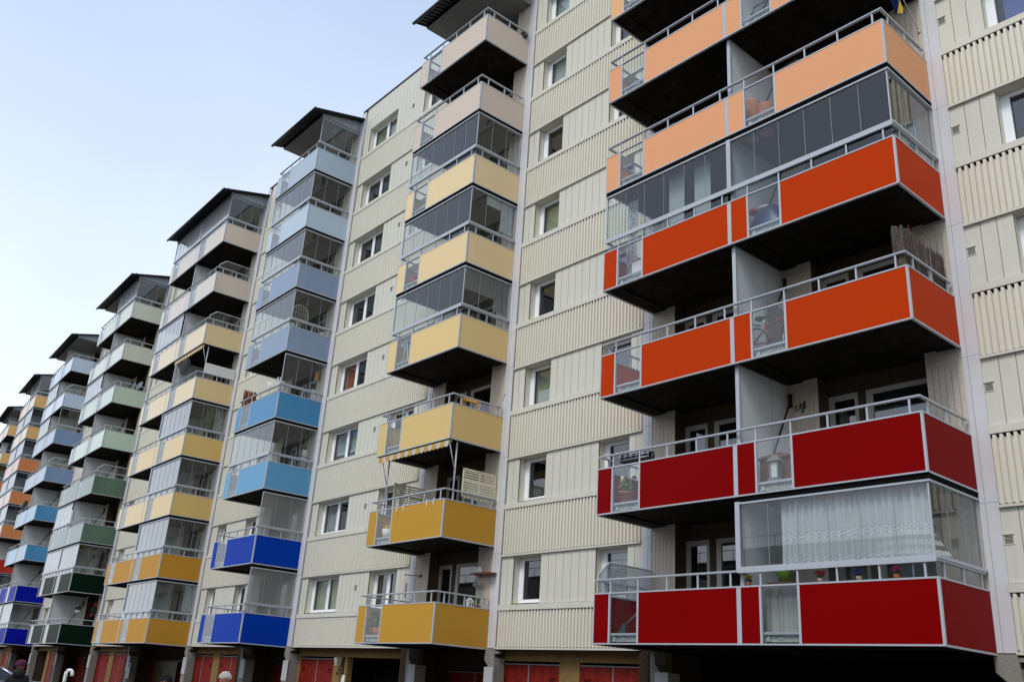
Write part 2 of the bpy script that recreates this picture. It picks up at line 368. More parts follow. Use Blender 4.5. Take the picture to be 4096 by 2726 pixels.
BLIND = {}
def curtain(name, m, s0, s1, y, z0, z1, parent=None, folds=9, amp=.03, label=None):
    mb = MB(); mb.sheet(lambda u, v: (s0 + (s1 - s0) * u + .012 * math.sin(v * 5 + u * 9), y + amp * math.sin(u * folds * 6.283 + .6 * math.sin(u * 17)) * (.5 + .5 * v), z1 + (z0 - z1) * v), folds * 8, 3)
    return mb.build(name, m, parent, label)
cur_w = sheer('white_voile', '#E8EAE6', .75); cur_or = paint('orange_curtain', '#B4561C', .9); cur_be = paint('beige_curtain', '#B9B79C', .9); cur_gr = paint('green_curtain', '#4E6B3C', .9)
blind_w = paint('white_roller_blind', '#C6D0CC', .8); blind_g = paint('yellowish_blind', '#B7B893', .8)
def venetian(s0, s1, y, z0, z1, parent, pitch=.035, name='venetian_blind'):
    mb = MB(); z = z0
    while z < z1: mb.quad([(s0, y - .012, z), (s1, y - .012, z), (s1, y + .012, z + .016), (s0, y + .012, z + .016)]); z += pitch
    return mb.build(name, paint('grey_slats', '#8B9496', .5), parent)

def window(s0, s1, z0, z1, panes, kind, where='', dep=.24):
    w = MB(); y = dep
    w.box(s0, s1, y + .01, y + .07, z0, z0 + .11); w.box(s0, s1, y + .01, y + .07, z1 - .1, z1)
    w.box(s0, s0 + .18, y, y + .07, z0 + .11, z1 - .1); w.box(s1 - .12, s1, y, y + .07, z0 + .11, z1 - .1)
    a, b = s0 + .18, s1 - .12
    w.box(a, a + .02, y + .03, y + .07, z0 + .11, z1 - .1, 2)
    if panes == 2:
        m = (a + b) / 2; w.box(m - .09, m + .09, y + .002, y + .07, z0 + .11, z1 - .1)
        w.box(m + .09, m + .105, y + .03, y + .07, z0 + .11, z1 - .1, 2)
    Y0, Y1 = y + .075, y + 1.2                        # the room behind
    w.add([(s0, Y0, z0), (s1, Y0, z0), (s1, Y0, z1), (s0, Y0, z1), (s0, Y1, z0), (s1, Y1, z0), (s1, Y1, z1), (s0, Y1, z1)],
          [(4, 5, 6, 7), (0, 4, 7, 3), (1, 2, 6, 5), (0, 1, 5, 4), (3, 7, 6, 2)], 1)
    o = w.build('window', [white_f, room_m, alu_dk], B)
    MB().quad([(a, y + .05, z0 + .11), (b, y + .05, z0 + .11), (b, y + .05, z1 - .1), (a, y + .05, z1 - .1)]).build('pane', room_g, o)
    yb = y + .14
    if kind == 'blind': MB().box(a - .03, b + .1, yb, yb + .01, z0 + random.choice((.05, .05, .3)), z1 - .02).build('roller_blind', random.choice((blind_w, blind_w, blind_g)), o)
    elif kind == 'yblind': MB().box(a - .03, b + .1, yb, yb + .01, z0 + .05, z1 - .02).build('roller_blind', blind_g, o)
    elif kind == 'blue': MB().box(a + .12, b + .1, yb, yb + .01, z0 + .05, z1 - .1).build('roller_blind', paint('blue_roller_blind', '#5B68B4', .8), o)
    elif kind == 'ven': venetian(a - .03, b + .1, yb, z0 + .05, z1 - .05, o)
    elif kind == 'cur':
        tag(curtain('window_curtain', cur_w, a - .05, a + (b - a) * .45, yb, z0, z1, None, 6), 'white curtain, left side of the ' + where, 'curtain', 'curtains in the flat windows'); tag(curtain('window_curtain', cur_w, b - (b - a) * .2, b + .06, yb, z0, z1, None, 4), 'white curtain, right side of the ' + where, 'curtain', 'curtains in the flat windows')
    elif kind == 'bei': tag(curtain('window_curtain', cur_be, a - .05, b + .05, yb, z0 + .1, z1, None, 9), 'greenish beige curtain in the ' + where, 'curtain', 'curtains in the flat windows')
    elif kind == 'or': tag(curtain('window_curtain', cur_or, a - .05, a + (b - a) * .4, yb, z0, z1, None, 4, .04), 'orange curtain in the ' + where, 'curtain', 'curtains in the flat windows')
    return o

def louvre(s, z, w=.17, h=.17, m=cream_flat, parent=None, y=-.012, name='vent_grille'):
    mb = MB(); mb.box(s, s + w, y, y + .012, z, z + h, 0)
    for i in range(6): mb.box(s + .015, s + w - .015, y - .002, y + .001, z + .02 + i * (h - .03) / 6, z + .02 + (i + .55) * (h - .03) / 6, 1)
    mb.box(s - .01, s + w + .01, y - .018, y + .004, z + h, z + h + .012, 0)
    return mb.build(name, [m, gap_m], parent or B)

def corrugated(s0, s1, z0, z1):
    mb = MB(); pit = .1225; n = max(1, round((s1 - s0) / pit)); pit = (s1 - s0) / n
    prof = []
    for i in range(n):
        x = s0 + i * pit; prof += [(x, .012), (x + pit * .24, .012), (x + pit * .4, -.052), (x + pit * .84, -.052)]
    prof.append((s1, .012))
    vs = [(x, y, z + ((.03 if z == z0 else -.05) if y > 0 else 0)) for z in (z0, z1) for x, y in prof]; k = len(prof)
    mb.add(vs, [(i, i + 1, k + i + 1, k + i) for i in range(k - 1)])
    return mb.build('corrugated_band', cream, B)

SECT = [  # walls between the balcony stacks: pilaster edges and windows (left, right, panes)
    ('bay by the camera', 5.07, 14, [(5.99, 7.1, 1)]),
    ('bay right', -8.49, -3.28, [(-8.0, -6.86, 1), (-4.825, -3.733, 1)]),
    ('bay mid', -20.2, -13.08, [(-19.75, -17.49, 2), (-15.49, -13.81, 2)]),
    ('bay far', -29.9, -24.85, [(-29.26, -28.3, 1), (-26.24, -25.2, 1)]),
    ('bay four', -44.4, -38.7, [(-43.8, -42.8, 1), (-40.4, -39.4, 1)]),
    ('bay five', -59.6, -53.25, [(-59.0, -58.0, 1)]),
    ('bay six', -73.2, -67.9, [(-72.6, -71.6, 1)]),
    ('bay seven', -87.2, -81.4, [(-86.6, -85.6, 1)])]
KINDS_W = {(1, 0): ['dark', 'dark', 'bei', 'ven', 'yblind', 'dark', 'blind', 'blind'], (2, 0): ['blind', 'cur', 'blind', 'or', 'ven', 'dark', 'dark', 'blind'],
           (0, 0): ['dark', 'dark', 'dark', 'dark', 'blue', 'blue', 'dark', 'dark']}
def wall_bay(bi, s0, s1, wins):
    top = 26.15
    for k in range(1, 9):
        o = ST * (k - 1); zl = 2.885 if k == 1 else o + 2.56; zt = o + 3.825
        corrugated(s0, s1, zl, zt)
        sill = MB(); sill.box(s0, s1, -.06, -.004, o + 3.845, o + 3.993)
        x = s0 + 1.7
        while x < s1 - .5: sill.box(x, x + .05, -.063, -.06, o + 3.843, o + 3.995); x += 2.45
        sill.box(s0, s1, -.062, -.004, zl - .055, zl - .006)
        sill.build('drip_rail', cream_flat, B)
        z0, z1 = o + 3.995, (o + 5.301 if k < 8 else top)
        fl = MB(); edges = []
        spans = []; cur_s = s0
        for a, b, n in wins: spans.append((cur_s, a)); cur_s = b
        spans.append((cur_s, s1))
        for a, b in spans:
            n = max(1, round((b - a) / .275)); wd = (b - a) / n
            for i in range(n): fl.box(a + i * wd + (.007 if i else 0), a + (i + 1) * wd - (.007 if i < n - 1 else 0), -.0, .03, z0 + .012, z1)
            fl.box(a, b, .012, .05, z0, z1, 1)
        for a, b, n in wins:                           # reveals, head and sill of the window openings
            fl.box(a - .02, a, .05, .32, z0, o + 5.3); fl.box(b, b + .02, .05, .32, z0, o + 5.3)
            fl.quad([(a, 0, z0 + .03), (b, 0, z0 + .03), (b, .26, z0 + .045), (a, .26, z0 + .045)])
            zh = o + 5.296
            if k < 8: fl.quad([(a, -.03, zh), (b, -.03, zh), (b, .32, zh), (a, .32, zh)])
            else:
                fl.quad([(a, 0, o + 5.29), (b, 0, o + 5.29), (b, .32, o + 5.29), (a, .32, o + 5.29)])
                n2 = max(1, round((b - a) / .275)); wd = (b - a) / n2
                for i in range(n2): fl.box(a + i * wd + .007, a + (i + 1) * wd - .007, 0, .03, o + 5.291, z1)
                fl.box(a, b, .012, .05, o + 5.292, z1, 1)
        fl.build('flat_cladding', [cream_flat, paint('cladding_joint', '#7C735C', .8)], B)
        for wi, (a, b, n) in enumerate(wins):
            kd = KINDS_W.get((bi, wi)); kd = kd[k - 1] if kd else random.choice(('dark', 'dark', 'blind', 'ven'))
            window(a, b, o + 4.04, o + 5.29, n, kd, f'{ORD[k - 1]} row window ' + ('right of the red balconies', 'between the yellow and red balconies', 'between the blue and yellow balconies', 'left of the blue balconies', '', '', '', '')[bi])
        if bi in (0, 2): louvre(5.075 if bi == 0 else -16.36, o + (4.66 if bi == 0 else 4.69))
    MB().box(s0 - .4, s1 + .4, -.04, .3, top, top + .07).build('roof_edge', roof_dk, B)

def pilaster(s0, s1, side):
    mb = MB(); z = 2.84
    for k in range(1, 10):
        z2 = min(Z1 + ST * (k - 1) + 2.6, 26.15)
        mb.box(s0, s1, -.012, .4, z, z2 - .006); z = z2
        if z >= 26.1: break
    x = s0 + .1 if side == 'R' else s1 - .1
    mb.box(x - .004, x + .004, -.014, -.011, 2.84, 26.1, 1)
    mb.build('pilaster', [grey_pil, paint('pilaster_joint', '#8C8C90', .8)], B)

def loggia(cn, ui, L, R, two, kmax=8):
    l, r = opening(cn, ui, L, R, two); Y = .4
    wl = MB()
    for k in range(1, kmax + 1):
        zb = Z1 + ST * (k - 1); f, c = zb + .2, zb + ST + .06
        seam = zb + 2.53
        for a, b in ((L, l), (r, R)):
            n = max(1, round((b - a) / .112)); wd = (b - a) / n
            wl.box(a, b, .012, Y + .02, f, c, 0, {4: 2, 5: 2, 2: 2})
            for i in range(n): wl.box(a + i * wd + .004, a + (i + 1) * wd - .004, .0, .012, f, seam - .004)
            for i in range(3): wl.box(a + .003, b - .003, 0, .012, seam + i * .11, min(c, seam + i * .11 + .105))
        d0, d1 = l + .01, l + .70; w0, w1 = l + .87, r; zt = zb + 2.5
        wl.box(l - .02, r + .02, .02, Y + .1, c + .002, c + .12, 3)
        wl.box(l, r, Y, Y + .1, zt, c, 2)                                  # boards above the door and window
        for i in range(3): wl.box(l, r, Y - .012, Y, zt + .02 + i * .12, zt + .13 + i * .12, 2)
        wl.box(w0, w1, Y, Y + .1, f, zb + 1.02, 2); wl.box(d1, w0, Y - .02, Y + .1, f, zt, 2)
        wl.box(d0, r, Y + .9, Y + 1.0, f, c, 1); wl.box(l - .02, l, Y + .1, Y + .9, f, c, 1); wl.box(r, r + .02, Y + .1, Y + .9, f, c, 1)
        wl.box(l, r, Y + .1, Y + .9, f, f + .02, 1); wl.box(l, r, Y + .1, Y + .9, c - .02, c, 1)
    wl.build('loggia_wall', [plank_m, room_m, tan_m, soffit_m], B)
    kk = range(1, kmax + 1) if cn in ('nearest', 'second', 'third') else (range(1, 9) if cn == 'fourth' and ui == 1 else ())
    for k in kk:
        zb = Z1 + ST * (k - 1); f = zb + .2; d0, d1 = l + .01, l + .70; w0, w1 = l + .87, r; zt = zb + 2.5; Y = .4
        fm = paint('pale_timber_frame', '#B9B7B0', .5)
        d = MB(); d.box(d0, d1, Y - .005, Y + .05, f, f + .35); d.box(d0, d1, Y - .005, Y + .05, zt - .12, zt); d.box(d0, d0 + .12, Y - .005, Y + .05, f + .35, zt - .12); d.box(d1 - .09, d1, Y - .005, Y + .05, f + .35, zt - .12)
        do = d.build('balcony_door', fm, B)
        MB().quad([(d0 + .12, Y + .02, f + .35), (d1 - .09, Y + .02, f + .35), (d1 - .09, Y + .02, zt - .12), (d0 + .12, Y + .02, zt - .12)]).build('pane', room_g, do)
        MB().box(d1 - .07, d1 - .03, Y - .04, Y - .005, f + .9, f + .95).build('handle', alu, do)
        w = MB(); w.box(w0, w1, Y, Y + .06, zb + 1.02, zb + 1.12); w.box(w0, w1, Y, Y + .06, zt - .1, zt); w.box(w0, w0 + .14, Y, Y + .06, zb + 1.12, zt - .1); w.box(w1 - .1, w1, Y, Y + .06, zb + 1.12, zt - .1)
        wo = w.build('balcony_window', fm, B)
        MB().quad([(w0 + .14, Y + .03, zb + 1.12), (w1 - .1, Y + .03, zb + 1.12), (w1 - .1, Y + .03, zt - .1), (w0 + .14, Y + .03, zt - .1)]).build('pane', room_g, wo)
        if random.random() < .35 or (cn, ui, k) == ('nearest', 1, 2): venetian(w0 + .1, w1 - .05, Y + .09, zb + (1.1 if random.random() < .4 else 1.6), zt - .05, wo)

def canopy(L, R):
    s0, s1 = L - .05, R + .3; zc = 25.1
    r = MB(); yo = -2.42
    def zr(y): return 25.78 + .25 * y + .0
    r.add([(s0, yo, zr(yo)), (s1, yo, zr(yo)), (s1, .05, zr(.05)), (s0, .05, zr(.05)), (s0, yo, zr(yo) - .05), (s1, yo, zr(yo) - .05), (s1, .05, zr(.05) - .05), (s0, .05, zr(.05) - .05)],
          [(0, 1, 2, 3), (4, 7, 6, 5), (0, 4, 5, 1), (1, 5, 6, 2), (3, 2, 6, 7), (0, 3, 7, 4)])
    x = s0 + .05
    while x < s1 - .1:                                 # ribs of the roof sheet, seen from below at the eaves
        r.add([(x, yo + .02, zr(yo) - .05), (x + .06, yo + .02, zr(yo) - .05), (x + .06, -1.97, zr(-1.97) - .05), (x, -1.97, zr(-1.97) - .05), (x, yo + .02, zr(yo) - .085), (x + .06, yo + .02, zr(yo) - .085), (x + .06, -1.97, zr(-1.97) - .085), (x, -1.97, zr(-1.97) - .085)],
              [(4, 7, 6, 5), (0, 4, 5, 1), (1, 5, 6, 2), (0, 3, 7, 4)]); x += .2
    r.box(s1 - .2, s1 - .15, yo + .2, yo + .25, zr(yo) + .05, zr(yo) + .16)
    ro = r.build('canopy_roof', roof_dk, B)
    MB().tube([(s0 - .04, yo - .05, zr(yo) - .06), (s1 + .02, yo - .05, zr(yo) - .06)], .062, 8).build('gutter', roof_dk, ro)
    so = MB(); so.box(s0 + .1, R + .0, -1.96, 1.45, zc, zc + .03)
    so.build('soffit', roof_so, ro)
    ga = MB(); ga.add([(R - .01, -1.95, zc - .04), (R - .01, -.01, zc - .04), (R - .01, -.01, zr(0) - .055), (R - .01, -1.95, zr(-1.95) - .055), (R - .04, -1.95, zc - .04), (R - .04, -.01, zc - .04), (R - .04, -.01, zr(0) - .055), (R - .04, -1.95, zr(-1.95) - .055)],
           [(0, 1, 2, 3), (4, 7, 6, 5), (0, 4, 5, 1), (1, 5, 6, 2), (2, 6, 7, 3), (3, 7, 4, 0)]); ga.build('gable_panel', gable_m, ro)
    fb = MB(); fb.box(s0 + .1, R - .04, -1.955, -1.93, zc + .03, zr(-1.95) - .06); fb.build('eaves_board', roof_dk, ro)

def ground_floor():
    # brown concrete walls with garage doors between the stacks, deeper and darker under the balconies
    Y = .35
    groups = [(-8.9, -2.8, [(-8.76, -6.34), (-5.6, -3.36)], []), (-20.7, -12.7, [(-20.15, -17.72)], [(-16.8, -13.3)]), (-30.5, -24.5, [(-30.6, -28.1), (-27.4, -25.1)], []),
              (-45.2, -38.3, [(-45.1, -42.7), (-41.9, -39.6)], []), (-60.2, -52.9, [(-56.2, -54.3)], [(-60.2, -57.0)]), (-73.8, -67.5, [(-73.0, -70.9), (-70.3, -68.2)], []), (4.7, 14, [(6.0, 8.4), (9.2, 11.6)], [])]
    for s0, s1, doors, passes in groups:
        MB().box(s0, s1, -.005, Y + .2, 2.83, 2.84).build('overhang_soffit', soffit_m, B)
        w = MB(); op = sorted([(a, b, 2.53) for a, b in doors] + [(a, b, 2.52) for a, b in passes]); x = s0
        for a, b, h in op:
            a = max(a, s0)
            if a - x > .02:
                w.box(x, a, Y, Y + .2, 0, 2.545); w.box(x + .004, a - .004, Y - .01, Y, 0, 1.35); w.box(x + .004, a - .004, Y - .01, Y, 1.362, 2.545)
                w.box(x + .006, a - .006, Y - .01, Y, 2.556, 2.83); w.box(x, a, Y, Y + .2, 2.545, 2.83)
            w.box(a, b, Y, Y + .2, h + .03, 2.83); w.box(a + .006, b - .006, Y - .01, Y, 2.56, 2.83); x = b
        if s1 - x > .02:
            w.box(x, s1, Y, Y + .2, 0, 2.83); w.box(x + .004, s1 - .004, Y - .01, Y, 0, 2.545); w.box(x + .006, s1, Y - .01, Y, 2.556, 2.83)
        for a, b in passes: w.box(a, b, Y + 2.6, Y + 2.8, 0, 2.83, 1); w.box(a - .02, a, Y + .2, Y + 2.6, 0, 2.83, 1); w.box(b, b + .02, Y + .2, Y + 2.6, 0, 2.83, 1); w.box(a, b, Y + .2, Y + 2.6, 2.7, 2.83, 1)
        w.build('ground_floor_wall', [conc_b, gap_m], B)
        for a, b in doors: garage(max(a, s0), b, Y + .03)
    for cn, L, R, n in COLS[:7]:
        Yb = 2.2 if cn == 'nearest' else 1.15
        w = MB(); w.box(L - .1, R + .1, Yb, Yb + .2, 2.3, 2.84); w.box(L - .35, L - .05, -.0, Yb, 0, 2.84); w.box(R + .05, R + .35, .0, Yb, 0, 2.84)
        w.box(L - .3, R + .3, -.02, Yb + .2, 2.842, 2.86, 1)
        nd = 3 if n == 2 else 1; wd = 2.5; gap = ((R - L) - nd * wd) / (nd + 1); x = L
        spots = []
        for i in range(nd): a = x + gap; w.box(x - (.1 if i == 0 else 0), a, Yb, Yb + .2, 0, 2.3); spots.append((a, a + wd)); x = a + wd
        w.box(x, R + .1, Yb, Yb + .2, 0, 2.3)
        w.build('recess_wall', [paint('shaded_recess_concrete', '#453A2C', .9, spec=.1, speck=.3, speck_scale=30), soffit_m], B)  # recess wall coloured darker to hold the shade of the balconies
        for a, b in spots: garage(a, b, Yb + .03, 2.27)
        for side, x0 in ((-1, L), (1, R)):             # haunched piers beside the recess
            h = MB(); c = x0 + (.19 if side > 0 else .38)
            q = [(x0 - .05, 2.84), (x0 + .32, 2.84), (x0 + .38, 2.39), (x0 + .38, 0), (x0 + .0, 0), (x0 + .0, 2.35), (x0 + .13, 2.39), (x0 - .05, 2.55)] if side > 0 else [(x0 + .03, 2.84), (x0 + .17, 2.84), (x0 + .17, 2.55), (x0 + .33, 2.38), (x0 + .58, 2.36), (x0 + .58, 0), (x0 + .15, 0), (x0 + .03, 2.3)]
            h.add([(a, -.05, b) for a, b in q] + [(a, .33, b) for a, b in q], [tuple(range(8)), tuple(range(15, 7, -1))] + [(i, i + 8, (i + 1) % 8 + 8, (i + 1) % 8) for i in range(8)])
            if side > 0: h.box(x0 + .32, x0 + .5, -.02, .1, 2.72, 2.79)
            ho = h.build('haunched_pier', pier_m, B)
            MB().box(c - .19, c + .19, -.075, -.0, 1.68, 2.37).build('meter_box', box_m, ho)
            MB().box(c - .19, c + .19, -.02, -.001, 1.655, 1.68).build('box_shadow_gap', gap_m, ho)

def garage(a, b, y, h=2.5):
    d = MB(); m = (a + b) / 2
    d.box(a, b, y - .01, y + .05, h - .03, h, 1); d.box(m - .02, m + .02, y - .012, y + .04, 0, h - .03, 1)
    g = d.build('garage_door', [door_red, paint('grey_door_strip', '#77777A', .5)], B)
    for p, q in ((a, m - .02), (m + .02, b)):
        lf = MB(); n = 16; wd = (q - p) / n
        for i in range(n): lf.box(p + i * wd, p + (i + 1) * wd - .004, y, y + .03, 0, h - .03)
        lf.box(p, q, y + .02, y + .04, 0, h - .03)
        lf.build('door_leaf', door_red, g)
    for x in (a + .13, b - .4): louvre(x, h - .48, .22, .15, door_red, g, y - .012)
    MB().tube([(m - .12, y - .04, 1.55), (m - .08, y - .07, 1.6), (m - .03, y - .03, 1.66)], .018, 6).build('handle', black_m, g)

for bi, (nm, a, b, wins) in enumerate(SECT): wall_bay(bi, a, b, wins)
for ci, (cn, L, R, n) in enumerate(COLS):
    mid = MID.get(cn, (L + R) / 2); us = [(L, R)] if n == 1 else [(L, mid), (mid, R)]
    for ui, (a, b) in enumerate(us):
        loggia(cn, ui, a, b, n == 2)
        for k in range(1, 9):
            if ci == 7 and (k < 5 or (ui == 0 and k < 7)): continue
            if ci == 6 and k < 2: continue
            balcony(cn, ui, a, b, ui == 0, ui == len(us) - 1, k)
    pilaster(R + .0, R + .33, 'R'); pilaster(L - .31, L + .0, 'L')
    canopy(L, R)
ground_floor()
MB().box(-110, 16, .5, 1.3, 25.9, 26.12).build('roof_deck', roof_dk, B)
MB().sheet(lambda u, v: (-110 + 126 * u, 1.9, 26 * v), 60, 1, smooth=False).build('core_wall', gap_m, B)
# ------------------------------------------------------------------ things on the balconies
def M_(n, c, r=.7, **k): return paint(n, c, r, **k)
terra = M_('terracotta', '#B4623E', .8, speck=.1); leaf_m = M_('leaf_green', '#3E6B2A', .6); leaf2 = M_('leaf_dark', '#22401F', .6)
red_f = M_('red_petals', '#E01424', .6); yel_f = M_('yellow_petals', '#E8C81A', .6); blu_f = M_('blue_petals', '#3444A0', .6); pnk_f = M_('pink_petals', '#EE2270', .6)
reed_m = M_('dry_reed', '#544A42', .9, speck=.45, speck_scale=30); reed_o = M_('orange_reed', '#8C4A22', .9, speck=.4, speck_scale=30)
wood_m = M_('brown_wood', '#7A4A2C', .6, speck=.2); cream_w = M_('cream_painted_wood', '#D9D2B4', .6); steel = paint('bright_steel', '#C8CCD0', .3, metal=.8)
white_m = M_('white_plastic', '#E6E6E2', .5)

def flowers(s, y, z, petal, label, potc, size=1.0):
    t = thing('potted_flower', label, 'flower pot', (s, y, z), 'small flower pots lined up behind the railing')
    MB().lathe((s, y, z), [(.001, 0), (.04 * size, 0), (.055 * size, .075 * size), (.05 * size, .075 * size), (.048 * size, .065 * size), (.001, .065 * size)], 12).build('pot', potc, t)
    MB().leafy((s, y, z + .12 * size), .065 * size, 60, .03 * size).tube([(s, y, z + .06 * size), (s, y, z + .13 * size)], .006, 5).build('leaves', leaf2, t)
    MB().leafy((s, y, z + .17 * size), .085 * size, 80, .03 * size, squash=.6).build('petals', petal, t)
    return t
zf = Z1 + 1.09
sh = MB(); sh.box(.95, 4.6, -1.8, -1.72, zf - .022, zf - .001); tag(sh.build('plant_shelf', white_m), 'narrow white shelf carrying flower pots behind the lowest glazed railing', 'shelf')
flowers(.99, -1.76, zf, yel_f, 'little pot of yellow flowers beside the partition of the red balconies', terra)
flowers(2.52, -1.76, zf, red_f, 'little pot of red flowers on the shelf of the lowest red balcony', M_('pale_pot', '#C9A798'))
flowers(3.27, -1.76, zf, blu_f, 'little pot of dark blue flowers between the red and the pink ones', M_('pale_pot', '#C9A798'))
flowers(3.95, -1.76, zf, pnk_f, 'little pot of pink flowers nearest the corner of the lowest red balcony', M_('orange_pot', '#C8643A'))

# lace curtain on the lowest right balcony
def lace_mat():
    m, nt, out = new_mat('lace'); L = nt.links
    tc = N(nt, 'ShaderNodeUVMap'); sp = N(nt, 'ShaderNodeSeparateXYZ'); L.new(tc.outputs[0], sp.inputs[0])
    d = N(nt, 'ShaderNodeBsdfDiffuse', Color=(.95, .96, .97, 1)); t = N(nt, 'ShaderNodeBsdfTranslucent', Color=(.84, .87, .9, 1)); x = N(nt, 'ShaderNodeBsdfTransparent')
    a = N(nt, 'ShaderNodeMixShader'); a.inputs[0].default_value = .35; L.new(d.outputs[0], a.inputs[1]); L.new(t.outputs[0], a.inputs[2])
    def mth(op, p, q=None, c=None):
        n = N(nt, 'ShaderNodeMath', operation=op)
        for i, v in enumerate((p, q, c)):
            if v is None: continue
            if isinstance(v, (int, float)): n.inputs[i].default_value = v
            else: L.new(v, n.inputs[i])
        return n.outputs[0]
    V, U = sp.outputs['Y'], sp.outputs['X']
    b1 = mth('MULTIPLY', mth('GREATER_THAN', V, .34), mth('LESS_THAN', V, .435)); b2 = mth('LESS_THAN', V, .075)
    band = mth('MINIMUM', mth('ADD', b1, b2), 1)
    wv = mth('ABSOLUTE', mth('SINE', mth('MULTIPLY', U, 120))); tri = mth('ABSOLUTE', mth('SINE', mth('MULTIPLY', V, 66)))
    hole = mth('MULTIPLY', mth('LESS_THAN', mth('ABSOLUTE', mth('SUBTRACT', wv, tri)), .3), band)
    op = mth('ADD', .76, mth('MULTIPLY', band, .28)); op = mth('SUBTRACT', op, mth('MULTIPLY', hole, .45))
    b = N(nt, 'ShaderNodeMixShader'); L.new(op, b.inputs[0]); L.new(x.outputs[0], b.inputs[1]); L.new(a.outputs[0], b.inputs[2]); L.new(b.outputs[0], out.inputs[0])
    return m
def hang(name, m, s0, s1, y, z0, z1, folds, amp, label, cat='curtain', axis='s', group=None, irregular=True):
    nu, nv = folds * 8, 6
    mb = MB(); wob = [random.uniform(-1, 1) for _ in range(40)]
    def fn(u, v):
        ph = u * folds * 6.283 + (1.4 * math.sin(u * 11) + .9 * math.sin(u * 23 + 1) if irregular else 0)
        o = amp * math.sin(ph) * (.45 + .55 * v) + .012 * math.sin(u * 40); a = s0 + (s1 - s0) * u + .01 * math.sin(v * 4 + u * 9)
        return (a, y + o, z1 + (z0 - z1) * v) if axis == 's' else (y + o, a, z1 + (z0 - z1) * v)
    mb.sheet(fn, nu, nv); o = mb.build(name, m); me = o.data; uv = me.uv_layers.new(name='uv')
    for lp in me.loops:
        i = lp.vertex_index; uv.data[lp.index].uv = ((i % (nu + 1)) / nu, 1 - (i // (nu + 1)) / nv)
    return tag(o, label, cat, group)
hang('lace_curtain', lace_mat(), 1.72, 4.62, -1.72, 4.27, 5.56, 22, .05, 'white lace curtain across the lowest glazed balcony above the red panels')
hang('thin_curtain', cur_w, 1.2, 2.08, -1.6, 3.02, 3.95, 7, .035, 'white gathered curtain behind the clear panel of the lowest red balcony')
t = thing('striped_parasol', 'half closed green and white striped parasol inside the lowest glazed balcony', 'parasol', (3.75, -.85, 3.02))
cn_ = MB(); nst = 10
for j in range(nst):
    for i in range(10):
        a0, a1 = 2 * math.pi * i / 10, 2 * math.pi * (i + 1) / 10; r0, r1 = .06 + .7 * (j / nst) ** .9, .06 + .7 * ((j + 1) / nst) ** .9; z0_, z1_ = 5.3 - .95 * j / nst, 5.3 - .95 * (j + 1) / nst
        q = [(3.85 + r * math.cos(a) * .95, -.95 + r * math.sin(a) * .8, z) for r, a, z in ((r0, a0, z0_), (r0, a1, z0_), (r1, a1, z1_), (r1, a0, z1_))]
        cn_.add(q, [(0, 1, 2, 3)], j % 2)
cn_.build('canopy', [M_('dark_green_stripe', '#4A5A40', .9), M_('white_stripe', '#D9DCD2', .9)], t)
MB().tube([(3.85, -.95, 3.03), (3.85, -.95, 5.36)], .02, 8).build('pole', steel, t)
tag(MB().lathe((1.5, -1.25, 4.0), [(.001, .0), (.14, .02), (.19, .2), (.19, .22), (.15, .06), (.001, .04)], 14).build('plastic_tub', M_('lime_plastic', '#567A16', .5)), 'lime green plastic tub behind the lowest glazed railing', 'tub')
tag(MB().box(1.2, 1.8, -1.5, -1.0, 3.98, 3.999).box(1.22, 1.26, -1.48, -1.44, 3.02, 3.98).box(1.74, 1.78, -1.48, -1.44, 3.02, 3.98).box(1.22, 1.26, -1.06, -1.02, 3.02, 3.98).box(1.74, 1.78, -1.06, -1.02, 3.02, 3.98).build('plant_stand', wood_m), 'slim wooden stand under the lime green tub', 'plant stand')

# left red balcony, second row
t = thing('barbecue', 'black trough with wire rack and ring hanging on the left red railing', 'barbecue', (-1.9, -1.84, 6.74))
MB().box(-2.3, -1.45, -1.88, -1.68, 6.76, 6.93).build('trough', black_m, t)
mb = MB()
for zz in (6.8, 6.88): mb.tube([(-2.32, -1.9, zz), (-1.42, -1.9, zz)], .008, 5)
for i in range(6): mb.tube([(-2.3 + i * .17, -1.9, 6.78), (-2.3 + i * .17, -1.9, 6.95)], .006, 5)
mb.tube([(-1.4 + .045 * math.cos(a * .5), -1.8, 6.9 + .045 * math.sin(a * .5)) for a in range(14)], .008, 5); mb.tube([(-1.44, -1.8, 6.76), (-1.4, -1.8, 6.86)], .01, 5); mb.build('wire_rack', steel, t)
t = thing('flower_basket', 'terracotta pot with wicker basket and spring flowers behind the left red balcony glass', 'flower pot', (-2.36, -1.6, 5.86))
MB().lathe((-2.36, -1.6, 5.86), [(.001, 0), (.12, 0), (.165, .24), (.175, .24), (.175, .29), (.15, .29), (.14, .25), (.001, .25)], 16).build('pot', terra, t)
mb = MB()
for i in range(7): a = i * .9; mb.tube([(-2.36 + .16 * math.cos(a), -1.6 + .16 * math.sin(a), 6.14 + .02 * i), (-2.36 + .18 * math.cos(a + .6), -1.6 + .18 * math.sin(a + .6), 6.2 + .02 * i), (-2.36 + .17 * math.cos(a + 1.2), -1.6 + .17 * math.sin(a + 1.2), 6.17 + .02 * i)], .008, 5)
mb.tube([(-2.53, -1.6, 6.15), (-2.54, -1.6, 6.35), (-2.46, -1.6, 6.5), (-2.33, -1.6, 6.53), (-2.22, -1.6, 6.42), (-2.19, -1.6, 6.16)], .012, 6); mb.build('wicker_basket', M_('wicker', '#B9AE94', .8), t)
MB().leafy((-2.3, -1.6, 6.28), .15, 90, .05).build('leaves', leaf_m, t)
MB().leafy((-2.4, -1.64, 6.38), .08, 40, .03).build('yellow_blossom', yel_f, t); MB().leafy((-2.12, -1.6, 6.46), .05, 30, .035).build('red_blossom', red_f, t)
